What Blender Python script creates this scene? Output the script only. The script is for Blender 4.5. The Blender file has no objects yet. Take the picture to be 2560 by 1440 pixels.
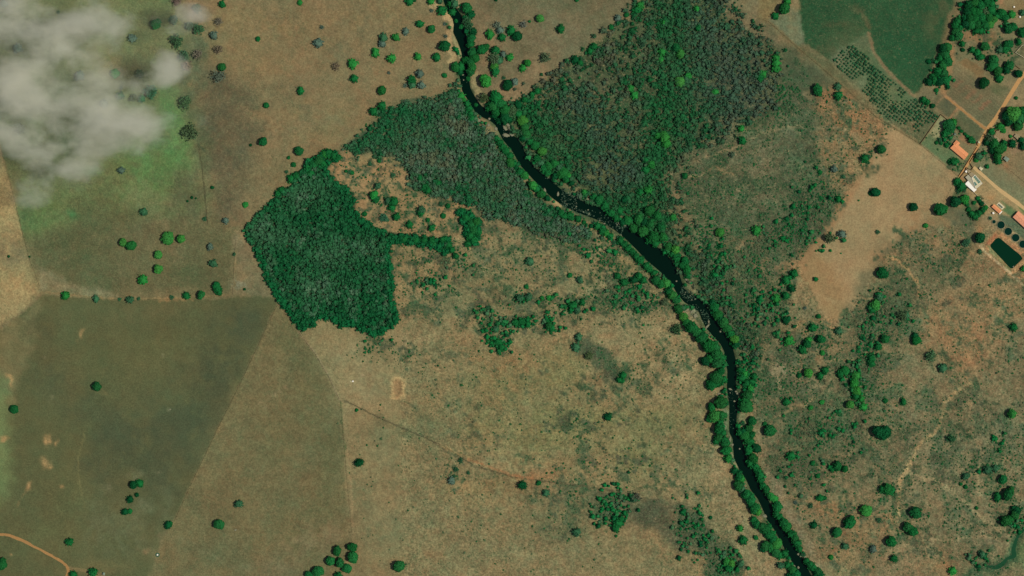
import bpy, math, random
import numpy as np

# ------------------------------------------------------------------ camera, light, exposure
S = bpy.context.scene
H = 3000.0            # flying height in metres
MPP = 0.5             # metres per photo pixel
cam_d = bpy.data.cameras.new("camera")
cam_d.sensor_width = 36.0
cam_d.lens = 36.0 * H / (2560 * MPP)
cam_d.clip_start = 10.0
cam_d.clip_end = 60000.0
cam = bpy.data.objects.new("camera", cam_d)
cam.location = (0, 0, H)
cam.rotation_euler = (0, 0, 0)
S.collection.objects.link(cam)
S.camera = cam

SUN_ELEV = math.radians(58.0)
SUN_AZ = math.radians(-4.0)      # direction the sun stands in, from +x, counter-clockwise
world = bpy.data.worlds.new("World")
S.world = world
world.use_nodes = True
wn = world.node_tree
wn.nodes.clear()
sky = wn.nodes.new("ShaderNodeTexSky")
sky.sky_type = 'NISHITA'
sky.sun_disc = False
sky.sun_elevation = SUN_ELEV
sky.sun_rotation = math.radians(90.0) - SUN_AZ
bg = wn.nodes.new("ShaderNodeBackground")
bg.inputs[1].default_value = 0.075
wo = wn.nodes.new("ShaderNodeOutputWorld")
wn.links.new(sky.outputs[0], bg.inputs[0])
wn.links.new(bg.outputs[0], wo.inputs[0])

sun_d = bpy.data.lights.new("sun", 'SUN')
sun_d.energy = 3.4
sun_d.angle = math.radians(0.5)
sun_d.color = (1.0, 0.95, 0.87)
sun = bpy.data.objects.new("sun", sun_d)
sx, sy, sz = (math.cos(SUN_ELEV) * math.cos(SUN_AZ), math.cos(SUN_ELEV) * math.sin(SUN_AZ), math.sin(SUN_ELEV))
from mathutils import Vector
sun.rotation_euler = Vector((sx, sy, sz)).to_track_quat('Z', 'Y').to_euler()
sun.location = (sx * 800, sy * 800, sz * 800)
S.collection.objects.link(sun)

S.view_settings.view_transform = 'Standard'
S.view_settings.look = 'None'
S.view_settings.exposure = 0.0
S.view_settings.gamma = 1.0
S.view_settings.use_curve_mapping = False
S.render.film_transparent = False
S.cycles.max_bounces = 6
S.cycles.transparent_max_bounces = 8
S.cycles.volume_bounces = 4
S.cycles.volume_step_rate = 1.0
S.cycles.volume_max_steps = 128

# measured brightness of a white flat sheet under this sky, per channel
LIT = np.array([1.105, 1.10, 1.19])

def lin(c):
    c = np.asarray(c, float) / 255.0
    return np.where(c <= 0.04045, c / 12.92, ((c + 0.055) / 1.055) ** 2.4)
def alb(c):
    return lin(c) / LIT

def X(px): return (px - 1280.0) * MPP
def Y(py): return (720.0 - py) * MPP
rng = np.random.default_rng(11)
random.seed(5)

# ------------------------------------------------------------------ noise and masks (numpy)
def _hash(ix, iy, seed):
    n = (ix.astype(np.int64) * 374761393 + iy.astype(np.int64) * 668265263 + seed * 1274126177) & 0x7fffffff
    n = ((n ^ (n >> 13)) * 1103515245) & 0x7fffffff
    n = (n ^ (n >> 16)) * 69069 & 0x7fffffff
    return (n ^ (n >> 11)) % 65536 / 65535.0
def vnoise(x, y, seed):
    ix = np.floor(x); iy = np.floor(y)
    fx = x - ix; fy = y - iy
    ix = ix.astype(np.int64); iy = iy.astype(np.int64)
    u = fx * fx * (3 - 2 * fx); v = fy * fy * (3 - 2 * fy)
    a = _hash(ix, iy, seed); b = _hash(ix + 1, iy, seed)
    c = _hash(ix, iy + 1, seed); d = _hash(ix + 1, iy + 1, seed)
    return (a * (1 - u) + b * u) * (1 - v) + (c * (1 - u) + d * u) * v
def fbm(x, y, scale, seed, octv=4, gain=0.55):
    """noise about 0, roughly -1..1; scale = size in px of the largest clump"""
    t = 0; a = 1.0; s = 0
    c, si = math.cos(0.6), math.sin(0.6)
    xx, yy = x / scale, y / scale
    for k in range(octv):
        t = t + a * (vnoise(xx, yy, seed + k * 17) * 2 - 1)
        s += a * a
        a *= gain
        xx, yy = (c * xx - si * yy) * 2.03 + 5.3, (si * xx + c * yy) * 2.03 + 1.7
    return t / math.sqrt(s) * 1.5
def sstep(a, b, x):
    t = np.clip((x - a) / (b - a), 0, 1)
    return t * t * (3 - 2 * t)
def poly_sd(px, py, P):
    """signed distance to a polygon, negative inside"""
    P = np.asarray(P, float)
    n = len(P)
    d = np.full(px.shape, 1e18)
    inside = np.zeros(px.shape, bool)
    for i in range(n):
        x0, y0 = P[i]; x1, y1 = P[(i + 1) % n]
        ex, ey = x1 - x0, y1 - y0
        wx, wy = px - x0, py - y0
        t = np.clip((wx * ex + wy * ey) / max(ex * ex + ey * ey, 1e-9), 0, 1)
        d = np.minimum(d, (wx - ex * t) ** 2 + (wy - ey * t) ** 2)
        cond = ((y0 > py) != (y1 > py))
        with np.errstate(divide='ignore', invalid='ignore'):
            xi = (x1 - x0) * (py - y0) / (y1 - y0 if y1 != y0 else 1e-9) + x0
        inside ^= cond & (px < xi)
    d = np.sqrt(d)
    return np.where(inside, -d, d)
def line_d(px, py, P):
    """distance to a polyline of (x, y[, half width]) minus the half width"""
    d = np.full(px.shape, 1e9)
    for a, b in zip(P[:-1], P[1:]):
        ex, ey = b[0] - a[0], b[1] - a[1]
        wx, wy = px - a[0], py - a[1]
        t = np.clip((wx * ex + wy * ey) / max(ex * ex + ey * ey, 1e-9), 0, 1)
        w = 0 if len(a) < 3 else a[2] + (b[2] - a[2]) * t
        d = np.minimum(d, np.hypot(wx - ex * t, wy - ey * t) - w)
    return d

# ------------------------------------------------------------------ outlines read off the photograph (photo pixels)
RIVER = [(1108, -160, 11), (1116, -60, 11), (1118, 0, 11), (1129, 24, 13), (1142, 42, 13), (1146, 60, 13), (1147, 78, 16), (1154, 96, 14),
         (1159, 113, 12), (1163, 132, 10), (1164, 148, 10), (1162, 165, 11), (1159, 184, 13), (1162, 203, 12),
         (1166, 224, 12), (1174, 238, 11), (1184, 255, 11), (1196, 272, 12), (1212, 284, 12), (1232, 293, 12),
         (1247, 306, 12), (1254, 322, 11), (1268, 343, 14), (1284, 358, 17), (1294, 372, 16), (1301, 388, 14),
         (1311, 406, 14), (1328, 426, 13), (1345, 443, 14), (1366, 460, 17), (1388, 481, 17), (1414, 500, 18),
         (1450, 517, 18), (1485, 530, 17), (1515, 545, 15), (1546, 565, 15), (1579, 588, 19), (1605, 610, 22), (1632, 636, 24),
         (1660, 660, 23), (1680, 684, 20), (1692, 706, 14), (1701, 727, 12), (1718, 745, 14), (1738, 757, 14),
         (1758, 772, 14), (1766, 792, 15), (1778, 812, 17), (1795, 834, 15), (1812, 853, 14), (1822, 876, 13),
         (1827, 902, 14), (1830, 926, 13), (1829, 949, 12), (1829, 972, 13), (1833, 991, 14), (1835, 1010, 13),
         (1833, 1031, 11), (1832, 1055, 10), (1832, 1079, 10), (1840, 1094, 10), (1846, 1117, 15), (1850, 1142, 17),
         (1861, 1167, 16), (1877, 1192, 15), (1888, 1217, 15), (1904, 1242, 12), (1917, 1267, 13), (1928, 1292, 14),
         (1944, 1317, 12), (1961, 1342, 15), (1975, 1367, 16), (1989, 1392, 16), (2003, 1417, 14), (2014, 1440, 15),
         (2040, 1490, 15), (2100, 1590, 15)]
RIVER = [(a, b, w * 0.88) for a, b, w in RIVER]
W1 = [(607, 572), (640, 545), (700, 477), (722, 470), (755, 425), (765, 402), (792, 392), (812, 375), (848, 378), (852, 392),
      (838, 408), (815, 420), (850, 462), (885, 482), (888, 525), (905, 545), (950, 575), (985, 583), (1020, 588), (1075, 592), (1100, 603),
      (1128, 590), (1130, 618), (1118, 640), (1090, 622), (1060, 618), (1010, 610), (977, 608), (980, 660), (984, 700), (985, 750),
      (995, 790), (985, 815), (950, 836), (932, 840), (900, 822), (880, 815), (845, 818), (840, 805), (805, 795),
      (790, 800), (778, 822), (746, 826), (722, 786), (690, 740), (665, 695), (645, 645)]
W2 = [(850, 375), (865, 362), (905, 335), (940, 302), (962, 270), (1000, 262), (1050, 248), (1110, 235), (1140, 215), (1158, 245),
      (1180, 300), (1215, 330), (1240, 365), (1275, 405), (1310, 465), (1375, 515), (1420, 548), (1480, 585),
      (1440, 600), (1380, 592), (1330, 580), (1260, 548), (1215, 560), (1205, 530), (1180, 505), (1120, 492), (1060, 485), (1030, 470), (1022, 428), (1000, 405),
      (960, 392), (930, 382), (880, 384)]
W3 = [(1600, 25), (1545, 65), (1500, 98), (1465, 115), (1430, 150), (1340, 212), (1272, 262), (1262, 300), (1300, 318), (1320, 350), (1345, 385),
      (1380, 440), (1420, 462), (1480, 490), (1540, 535), (1600, 570), (1650, 600), (1700, 640), (1725, 690), (1760, 740), (1800, 790), (1850, 860),
      (1868, 900), (1885, 880), (1870, 830), (1840, 770), (1800, 715), (1770, 665), (1740, 610), (1712, 575), (1690, 520), (1672, 470), (1665, 425), (1720, 390),
      (1800, 345), (1880, 300), (1925, 262), (1955, 200), (1962, 140), (1925, 95), (1880, 80), (1830, 40), (1790, -150), (1640, -150), (1600, 0)]

# ------------------------------------------------------------------ painting the ground colours
BASE = (132, 115, 79)
# (shape, points, colour, soft edge px, opacity, edge wobble px, patchiness 0..1, patch size px)
L = []
def P(pts, col, soft=6, op=1.0, wob=4, patch=0.0, psz=30): L.append(('p', pts, col, soft, op, wob, patch, psz))
def LN(pts, w, col, soft=2, op=1.0, wob=1.5, patch=0.0, psz=20): L.append(('l', [(q[0], q[1], q[2] if len(q) > 2 else w) for q in pts], col, soft, op, wob, patch, psz))
def G(x, y, rx, ry, col, op=1.0, patch=0.3, psz=18, rot=0): L.append(('g', (x, y, rx, ry, rot), col, 0, op, 6, patch, psz))

# north pasture
P([(440, -150), (1110, -150), (1150, 120), (1165, 230), (1050, 250), (950, 275), (900, 335), (790, 395), (700, 480), (607, 575), (560, 560), (500, 420), (450, 200)], (127, 109, 75), 25)
for a in [(700, 60, 90, 40), (560, 60, 60, 60), (640, 160, 70, 40), (820, 320, 120, 60), (950, 330, 60, 25), (860, 60, 70, 50), (1000, 30, 60, 30)]:
    G(*a, (134, 116, 77), 0.6, 0.6)
for a in [(620, 270, 60, 60), (700, 40, 50, 25), (900, 60, 60, 30), (680, 330, 60, 25), (560, 230, 60, 50), (730, 210, 50, 30), (850, 130, 40, 60), (760, 260, 30, 60)]:
    G(*a, (104, 98, 70), 0.55, 0.8)
P([(480, 180), (560, 200), (620, 250), (650, 330), (620, 420), (590, 520), (560, 570), (520, 540), (495, 420), (470, 260)], (88, 84, 61), 36, 0.95, 20, 0.2, 40)
G(600, 450, 80, 60, (112, 98, 68), 0.7); G(720, 440, 60, 40, (122, 106, 70), 0.6)
for a in [(460, 100, 30, 60), (470, 190, 35, 60), (480, 320, 30, 50), (440, 240, 40, 60), (500, 120, 30, 50)]:
    G(*a, (86, 96, 70), 0.6, 0.7, 14)
# north-west under the cloud
P([(-200, -150), (430, -150), (440, 60), (470, 200), (460, 300), (500, 420), (520, 560), (480, 600), (60, 600), (20, 430), (-200, 200)], (97, 106, 66), 40, 1, 20)
for a in [(230, 130, 80, 60), (330, 60, 70, 60), (250, 30, 90, 40)]: G(*a, (118, 120, 80), 0.6)
G(120, 300, 140, 120, (86, 108, 62), 0.6); G(300, 250, 90, 50, (88, 112, 66), 0.5); G(300, 160, 60, 50, (126, 112, 80), 0.55); G(400, 120, 50, 40, (120, 112, 80), 0.5)
for a in [(360, 450, 75, 80), (420, 320, 50, 90), (390, 390, 60, 60), (340, 500, 60, 40), (420, 260, 40, 50), (450, 400, 45, 60)]:
    G(*a, (80, 118, 64), 0.62, 0.6, 26)
for a in [(440, 340, 25, 70), (350, 400, 30, 50)]: G(*a, (98, 134, 76), 0.45, 0.6)
for a in [(250, 440, 70, 50), (230, 510, 90, 40), (270, 540, 80, 30)]: G(*a, (92, 92, 58), 0.8, 0.4)
G(100, 520, 60, 60, (92, 112, 62), 0.7); G(90, 570, 60, 40, (98, 118, 66), 0.7); G(180, 540, 12, 14, (60, 124, 70), 0.8, 0.2); G(60, 540, 30, 50, (70, 96, 60), 0.5)
G(228, 422, 26, 12, (70, 112, 62), 0.5); G(30, 330, 60, 50, (74, 92, 52), 0.7)
P([(330, 450), (440, 500), (430, 540), (320, 560), (300, 500)], (118, 118, 78), 25, 0.6, 10, 0.5)
P([(440, 440), (500, 430), (525, 560), (470, 590), (420, 560)], (90, 88, 62), 25, 0.7, 10, 0.3)
P([(470, 60), (520, 130), (500, 240), (530, 360), (505, 420), (470, 300), (440, 160)], (84, 92, 64), 22, 0.7, 12, 0.4, 24)
# west strip of bare field
P([(-200, 300), (-2, 355), (18, 430), (50, 560), (72, 645), (100, 705), (104, 728), (62, 775), (-200, 930)], (154, 133, 90), 4, 1, 1.5)
G(30, 630, 70, 34, (126, 110, 78), 0.9, 0.4); G(40, 700, 60, 30, (160, 138, 92), 0.6); G(10, 480, 25, 60, (158, 132, 86), 0.5)
# middle-left pasture
P([(72, 600), (200, 560), (350, 540), (500, 560), (600, 575), (600, 640), (580, 735), (300, 745), (104, 730), (80, 650)], (97, 94, 62), 30, 1, 8)
for a in [(190, 640, 80, 45), (150, 600, 60, 30), (470, 690, 60, 40), (250, 700, 60, 25), (250, 560, 60, 30)]: G(*a, (80, 88, 56), 0.8, 0.4)
for a in [(340, 600, 50, 40), (420, 620, 50, 40), (350, 690, 60, 30), (430, 560, 60, 40)]: G(*a, (118, 104, 72), 0.6, 0.5)
P([(96, 665), (130, 680), (170, 705), (240, 720), (290, 742), (240, 748), (140, 742), (105, 722)], (132, 122, 88), 8, 0.95, 5, 0.3)
P([(590, 580), (615, 590), (645, 645), (690, 742), (640, 745), (580, 735), (585, 660)], (116, 104, 74), 10, 0.9, 4, 0.3)
G(600, 712, 16, 14, (140, 138, 110), 0.8, 0.7, 7); G(595, 600, 12, 22, (136, 124, 94), 0.5)
P([(585, 575), (600, 565), (615, 580), (650, 650), (640, 660), (605, 600)], (140, 118, 82), 6, 0.6, 3, 0.3)
# south-west olive field
SWF = [(104, 738), (300, 750), (540, 748), (600, 740), (694, 742), (692, 762), (672, 800), (640, 875), (600, 960), (545, 1070), (490, 1185), (435, 1302), (405, 1350), (330, 1600), (-200, 1600), (-200, 930), (0, 830), (60, 780)]
P(SWF, (90, 90, 57), 4, 1, 2)
P([(-200, 900), (0, 822), (60, 780), (96, 740), (98, 800), (70, 880), (50, 940), (36, 1010), (-200, 1020)], (116, 106, 70), 14, 0.9, 10, 0.2)
P([(-200, 950), (20, 950), (22, 1100), (30, 1200), (0, 1260), (-200, 1260)], (108, 122, 76), 24, 0.9, 6, 0.2)
for a in [(560, 900, 70, 150, 0.35), (470, 1050, 110, 100, 0), (340, 1100, 120, 90, 0), (250, 1140, 60, 120, 0.2), (420, 1180, 60, 90, 0.3), (610, 800, 60, 50, 0)]:
    G(a[0], a[1], a[2], a[3], (72, 78, 53), 0.85, 0.5, 40, a[4])
for a in [(120, 940, 60, 60), (110, 820, 40, 40), (200, 1020, 60, 50)]: G(*a, (76, 82, 56), 0.5, 0.4)
for a in [(330, 790, 60, 30), (400, 770, 60, 20), (480, 760, 50, 16)]: G(*a, (104, 96, 62), 0.5, 0.5)
for a in [(180, 1180, 60, 120), (300, 900, 100, 50), (120, 1340, 80, 40), (400, 850, 80, 40)]: G(*a, (96, 94, 58), 0.6, 0.4, 40)
for a in [(310, 1350, 80, 50), (250, 1290, 40, 80), (330, 1290, 60, 40), (420, 1260, 30, 60)]: G(*a, (100, 102, 70), 0.6, 0.5)
for a in [(205, 838, 8, 9), (120, 1105, 8, 12), (140, 1103, 4, 6), (108, 1155, 10, 8), (118, 1162, 9, 7), (72, 1215, 7, 7), (152, 1213, 4, 4), (14, 1100, 9, 5), (22, 938, 7, 5), (26, 950, 6, 12), (22, 1388, 3, 3)]:
    G(*a, (176, 138, 90), 0.95, 0.25, 6)
for a in [(107, 890, 6, 5), (403, 892, 5, 4), (425, 1023, 4, 3), (395, 1180, 10, 6), (340, 1190, 22, 12), (270, 1225, 14, 10), (360, 1262, 22, 12), (342, 1290, 10, 10), (405, 1390, 10, 12), (124, 990, 6, 6)]:
    G(*a, (128, 122, 88), 0.5, 0.5, 8)
G(360, 1382, 12, 6, (146, 118, 82), 0.6)
P([(395, 1328), (425, 1340), (470, 1352), (485, 1365), (450, 1370), (420, 1385), (395, 1440), (370, 1450), (385, 1400), (402, 1370)], (130, 112, 80), 8, 0.6, 5, 0.4)
G(400, 1395, 20, 30, (124, 116, 80), 0.5); G(220, 1430, 70, 14, (126, 108, 70), 0.7); G(250, 1415, 50, 14, (112, 104, 66), 0.6)
# brown field between the two straight boundaries
P([(695, 762), (750, 828), (790, 885), (822, 940), (853, 1005), (858, 1080), (868, 1200), (876, 1300), (884, 1340), (860, 1420), (850, 1600), (330, 1600), (405, 1350), (435, 1302), (490, 1185), (545, 1070), (600, 960), (640, 875), (672, 805)], (111, 101, 67), 3, 1, 1.5)
for a in [(770, 980, 50, 110), (830, 1180, 40, 140), (720, 860, 40, 60), (760, 1330, 90, 60), (690, 1100, 40, 60)]: G(*a, (96, 94, 60), 0.8, 0.3, 50)
for a in [(620, 1020, 60, 90), (580, 1140, 60, 60), (640, 1300, 50, 60), (700, 920, 30, 60)]: G(*a, (120, 106, 70), 0.6, 0.4, 50)
for a in [(620, 1400, 160, 50), (500, 1390, 70, 30), (560, 1330, 40, 60)]: G(*a, (98, 96, 64), 0.6, 0.5, 50)
G(714, 967, 7, 8, (160, 130, 96), 0.8); G(690, 990, 5, 4, (146, 124, 90), 0.7); G(660, 1020, 7, 7, (138, 122, 88), 0.5)
G(830, 1340, 60, 40, (124, 110, 78), 0.7, 0.5); G(760, 1360, 60, 40, (130, 112, 80), 0.5, 0.5); G(690, 1420, 60, 30, (124, 112, 80), 0.6)
# central dry pasture
P([(746, 828), (800, 800), (840, 815), (940, 838), (990, 815), (1100, 760), (1300, 760), (1480, 800), (1650, 780), (1720, 860), (1760, 950), (1790, 1060), (1830, 1200), (1900, 1350), (1960, 1600), (850, 1600), (884, 1340), (876, 1300), (868, 1200), (858, 1080), (853, 1005), (822, 940), (790, 885)], (136, 119, 81), 10, 1, 3)
P([(862, 1000), (960, 1060), (1100, 1110), (1180, 1160), (1280, 1192), (1420, 1208), (1560, 1232), (1700, 1250), (1850, 1280), (1960, 1600), (850, 1600), (884, 1340), (868, 1200)], (132, 116, 79), 8, 1, 3)
for a in [(900, 950, 60, 60), (920, 1000, 60, 40), (1030, 860, 60, 40), (870, 880, 50, 40)]: G(*a, (144, 128, 90), 0.7, 0.3)
for a in [(970, 1120, 60, 50), (1100, 1250, 100, 60), (1000, 1300, 120, 60), (1250, 1380, 160, 50), (1450, 1380, 100, 60)]: G(*a, (126, 116, 80), 0.6, 0.5)
for a in [(950, 1330, 50, 30), (900, 1230, 30, 60), (1080, 880, 40, 90), (990, 1080, 60, 40), (1400, 1310, 70, 30), (1330, 1280, 40, 60), (1120, 1100, 60, 40), (1050, 1040, 40, 40), (1100, 1060, 50, 50)]: G(*a, (104, 106, 72), 0.6, 0.7)
for a in [(1300, 1050, 200, 60), (1500, 1060, 150, 50), (1250, 960, 100, 50), (1600, 1150, 120, 60), (1400, 930, 80, 60), (1350, 1100, 100, 40), (1660, 1060, 100, 60)]: G(*a, (122, 118, 74), 0.75, 0.4, 50)
for a in [(1650, 820, 90, 45), (1500, 800, 70, 40), (1560, 860, 80, 40), (1700, 900, 60, 60), (1680, 940, 60, 60)]: G(*a, (150, 132, 92), 0.7, 0.4)
for a in [(1240, 950, 50, 50), (1300, 910, 40, 30), (1250, 900, 60, 25), (1220, 890, 50, 30)]: G(*a, (146, 112, 72), 0.6, 0.5)
for a in [(1190, 1110, 60, 16), (1340, 1150, 80, 20), (1450, 1170, 80, 22), (1240, 1210, 100, 16), (1180, 1230, 90, 40)]: G(*a, (146, 120, 78), 0.6, 0.4)
G(1290, 1215, 50, 24, (118, 96, 62), 0.7); G(1330, 1190, 60, 12, (148, 104, 66), 0.7)
G(1700, 1180, 60, 60, (112, 106, 74), 0.5); G(1600, 1290, 80, 30, (108, 98, 70), 0.7, 0.5)
for a in [(1790, 1160, 25, 60, -0.3), (1850, 1330, 30, 70, -0.35), (1900, 1420, 50, 40, 0), (1820, 1250, 16, 50, -0.4), (1790, 1020, 10, 60, 0)]: G(a[0], a[1], a[2], a[3], (154, 132, 94), 0.75, 0.3, 18, a[4])
# scrubby east side of the centre
P([(985, 612), (1120, 620), (1210, 600), (1300, 600), (1440, 604), (1500, 590), (1580, 640), (1640, 700), (1690, 780), (1650, 800), (1480, 800), (1250, 800), (1060, 790), (995, 790), (984, 700)], (128, 115, 78), 12, 0.9, 10, 0.3, 40)
P([(1180, 600), (1240, 560), (1330, 590), (1420, 600), (1500, 600), (1560, 660), (1600, 720), (1560, 760), (1400, 760), (1300, 700), (1200, 660)], (138, 122, 84), 20, 0.6, 15, 0.6, 30)
for a in [(1000, 690, 14, 60), (1010, 760, 20, 30), (1060, 700, 40, 40), (1100, 680, 30, 30)]: G(*a, (158, 126, 84), 0.7, 0.5)
# clearing
CLR = [(816, 420), (850, 392), (900, 382), (960, 396), (1000, 408), (1022, 430), (1030, 470), (1060, 486), (1110, 490), (1150, 498), (1190, 520), (1205, 545), (1202, 570), (1160, 560), (1148, 575), (1160, 620), (1140, 640), (1128, 592), (1100, 600), (1060, 588), (1010, 586), (955, 572), (910, 545), (890, 525), (886, 482), (850, 460)]
P(CLR, (152, 124, 84), 8, 1, 9, 0.12, 20)
for a in [(990, 440, 40, 30), (930, 400, 50, 18), (1000, 405, 30, 20)]: G(*a, (146, 124, 82), 0.7, 0.5)
G(1010, 455, 36, 18, (168, 134, 94), 0.6)
P([(1155, 540), (1200, 530), (1215, 570), (1235, 600), (1200, 640), (1160, 600)], (152, 124, 84), 8, 0.8, 6, 0.3)
# woods: soil and litter under the crowns
P(W1, (30, 60, 38), 5, 1, 3)
P([(1145, 520), (1180, 530), (1205, 555), (1200, 600), (1180, 620), (1160, 590)], (30, 66, 40), 6, 1, 5)
P(W2, (54, 76, 52), 8, 1, 6, 0.15)
G(1080, 340, 90, 60, (52, 72, 50), 0.7); G(1000, 320, 80, 40, (46, 72, 48), 0.8)
G(1400, 560, 70, 30, (56, 72, 46), 0.7); G(1300, 520, 60, 40, (82, 80, 56), 0.8); G(1250, 440, 50, 40, (74, 80, 58), 0.6)
P(W3, (48, 74, 46), 18, 1, 12, 0.1, 40)
for a in [(1600, 90, 50, 40), (1590, 150, 60, 40), (1510, 230, 30, 50), (1470, 200, 60, 30), (1560, 300, 80, 60), (1430, 230, 60, 40), (1850, 60, 50, 50)]: G(*a, (92, 86, 62), 0.6, 0.6)
for a in [(1690, 90, 50, 100), (1700, 180, 50, 60), (1660, 250, 60, 50), (1640, 370, 50, 60), (1340, 320, 60, 60), (1400, 400, 60, 60), (1560, 470, 60, 50), (1640, 520, 50, 60), (1680, 300, 80, 60)]: G(*a, (34, 66, 38), 0.75, 0.4)
for a in [(1800, 180, 110, 100), (1850, 250, 80, 60), (1900, 130, 40, 60)]: G(*a, (64, 74, 60), 0.85, 0.4)
for a in [(1500, 620, 20, 20)]: G(*a, (150, 126, 88), 0.6, 0.3)
# east of the river
P([(1905, 60), (1990, 130), (2100, 215), (2160, 260), (2080, 300), (2040, 380), (2100, 470), (2090, 530), (2040, 600), (2000, 640), (1975, 700), (1900, 640), (1760, 560), (1690, 520), (1665, 425), (1830, 320), (1910, 270)], (84, 88, 61), 20, 1, 15, 0.1, 40)
for a in [(1910, 450, 70, 70), (1870, 500, 60, 50), (1930, 380, 60, 40), (1800, 400, 70, 30), (1720, 380, 60, 16), (1850, 310, 60, 30), (1980, 330, 40, 20)]: G(*a, (114, 106, 78), 0.55, 0.5)
for a in [(1760, 470, 60, 60), (1820, 560, 60, 50), (2060, 480, 60, 60), (2040, 560, 50, 50), (1990, 560, 50, 60), (2010, 380, 50, 40), (1990, 190, 40, 60), (2010, 270, 40, 40), (1790, 640, 60, 50), (1870, 700, 60, 60), (1810, 700, 40, 60), (1850, 790, 60, 60)]: G(*a, (60, 76, 52), 0.8, 0.5)
for a in [(1690, 500, 20, 60), (1700, 560, 14, 40), (1890, 650, 30, 40), (1860, 610, 30, 25), (1945, 665, 25, 30)]: G(*a, (134, 106, 74), 0.7, 0.4)
P([(2030, 240), (2110, 225), (2160, 265), (2230, 320), (2220, 360), (2180, 420), (2150, 450), (2100, 460), (2050, 450), (2050, 350), (2060, 290)], (144, 112, 75), 20, 0.95, 15, 0.35, 25)
G(2150, 300, 40, 40, (160, 114, 74), 0.6); G(2120, 240, 20, 14, (166, 116, 76), 0.8); G(2060, 232, 22, 10, (152, 112, 74), 0.7)
# tan field
P([(2175, 395), (2230, 310), (2300, 360), (2397, 440), (2395, 470), (2365, 515), (2335, 545), (2290, 580), (2240, 600), (2210, 640), (2150, 720), (2105, 800), (2095, 820), (2060, 790), (2020, 710), (1995, 655), (2060, 590), (2110, 500)], (154, 129, 90), 4, 1, 3)
P([(1990, 660), (2020, 620), (2060, 640), (2120, 720), (2105, 800), (2070, 810), (2020, 720)], (148, 118, 78), 20, 0.8, 8)
LN([(2175, 400), (2115, 500), (2060, 590), (1995, 655), (1965, 670)], 8, (152, 116, 78), 10, 0.7)
G(2000, 670, 20, 10, (156, 114, 76), 0.8)
# south-east
P([(2200, 620), (2330, 550), (2420, 600), (2460, 640), (2560, 720), (2760, 900), (2760, 1600), (2060, 1600), (1990, 1380), (1910, 1200), (1890, 1060), (1900, 900), (1980, 800), (2020, 760), (2080, 820), (2110, 790)], (120, 107, 75), 15, 1, 10, 0.15, 40)
P([(2330, 760), (2450, 690), (2560, 740), (2760, 800), (2540, 800), (2490, 860), (2430, 950), (2400, 960), (2340, 900), (2290, 860)], (149, 118, 80), 25, 0.9, 14, 0.25, 30)
for a in [(2290, 560, 60, 40), (2220, 640, 50, 30), (2270, 660, 60, 25), (2350, 600, 60, 40), (2420, 640, 50, 40), (2120, 870, 60, 30), (2020, 820, 60, 20), (2030, 900, 40, 30)]: G(*a, (152, 112, 74), 0.55, 0.6)
for a in [(2500, 720, 70, 50), (2470, 860, 40, 60), (2400, 880, 50, 60)]: G(*a, (150, 120, 82), 0.6, 0.3)
for a in [(2270, 620, 60, 40), (2350, 680, 60, 40), (2240, 720, 50, 60), (2200, 800, 60, 60), (2180, 860, 50, 60), (2130, 930, 60, 60), (2140, 1000, 60, 60), (2070, 1080, 90, 60), (1990, 1090, 60, 60), (1960, 1000, 60, 60), (1950, 1180, 50, 40), (2240, 780, 50, 50), (2000, 1180, 60, 60), (1950, 850, 60, 60), (1900, 780, 60, 60)]:
    G(*a, (72, 80, 54), 0.85, 0.5)
for a in [(1950, 930, 30, 40), (2010, 960, 60, 16), (1960, 900, 30, 25)]: G(*a, (138, 122, 90), 0.7, 0.5)
for a in [(2330, 1130, 80, 60), (2280, 1060, 60, 50), (2440, 1080, 80, 60), (2380, 1230, 70, 60), (2300, 1180, 60, 60), (2520, 1130, 60, 60), (2450, 1330, 90, 50)]: G(*a, (120, 114, 82), 0.6, 0.5)
for a in [(2050, 1260, 60, 20), (2100, 1290, 60, 30), (2070, 1280, 30, 14), (2140, 1340, 80, 40), (2100, 1390, 60, 30), (2230, 1310, 50, 30), (2350, 1420, 50, 20), (2360, 1400, 30, 30)]: G(*a, (150, 113, 74), 0.7, 0.4)
for a in [(2500, 1320, 60, 50), (2530, 1270, 30, 40), (2250, 1390, 60, 30)]: G(*a, (148, 128, 92), 0.7, 0.3)
G(2473, 1349, 18, 8, (112, 108, 82), 0.7, 0.2)
for a in [(1930, 1330, 0, 0)]: pass
P([(1905, 1120), (1925, 1130), (1940, 1200), (1990, 1280), (2050, 1400), (2090, 1450), (2060, 1460), (1990, 1340), (1925, 1230)], (134, 122, 92), 14, 0.7, 8, 0.4)
G(2100, 1430, 50, 30, (140, 124, 84), 0.8, 0.2); G(1900, 1110, 10, 30, (150, 130, 94), 0.7)
# creek corner
P([(2440, 1600), (2400, 1440), (2440, 1400), (2500, 1400), (2530, 1350), (2550, 1320), (2760, 1200), (2760, 1600)], (104, 112, 74), 12, 0.9, 6, 0.3)
LN([(2600, 1300, 7), (2560, 1320, 7), (2540, 1350, 8), (2533, 1378, 12), (2537, 1392, 14), (2518, 1397, 8), (2502, 1414, 14), (2486, 1424, 13), (2460, 1416, 7), (2436, 1426, 6), (2418, 1440, 6), (2400, 1470, 6)], 0, (44, 82, 52), 5, 0.9, 3)
LN([(2470, 1400), (2450, 1425), (2450, 1450)], 5, (48, 84, 54), 5, 0.8, 3)
G(2555, 1375, 20, 26, (86, 118, 68), 0.8); G(2540, 1430, 40, 12, (120, 106, 80), 0.7); G(2440, 1410, 10, 6, (150, 122, 88), 0.9)
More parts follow.
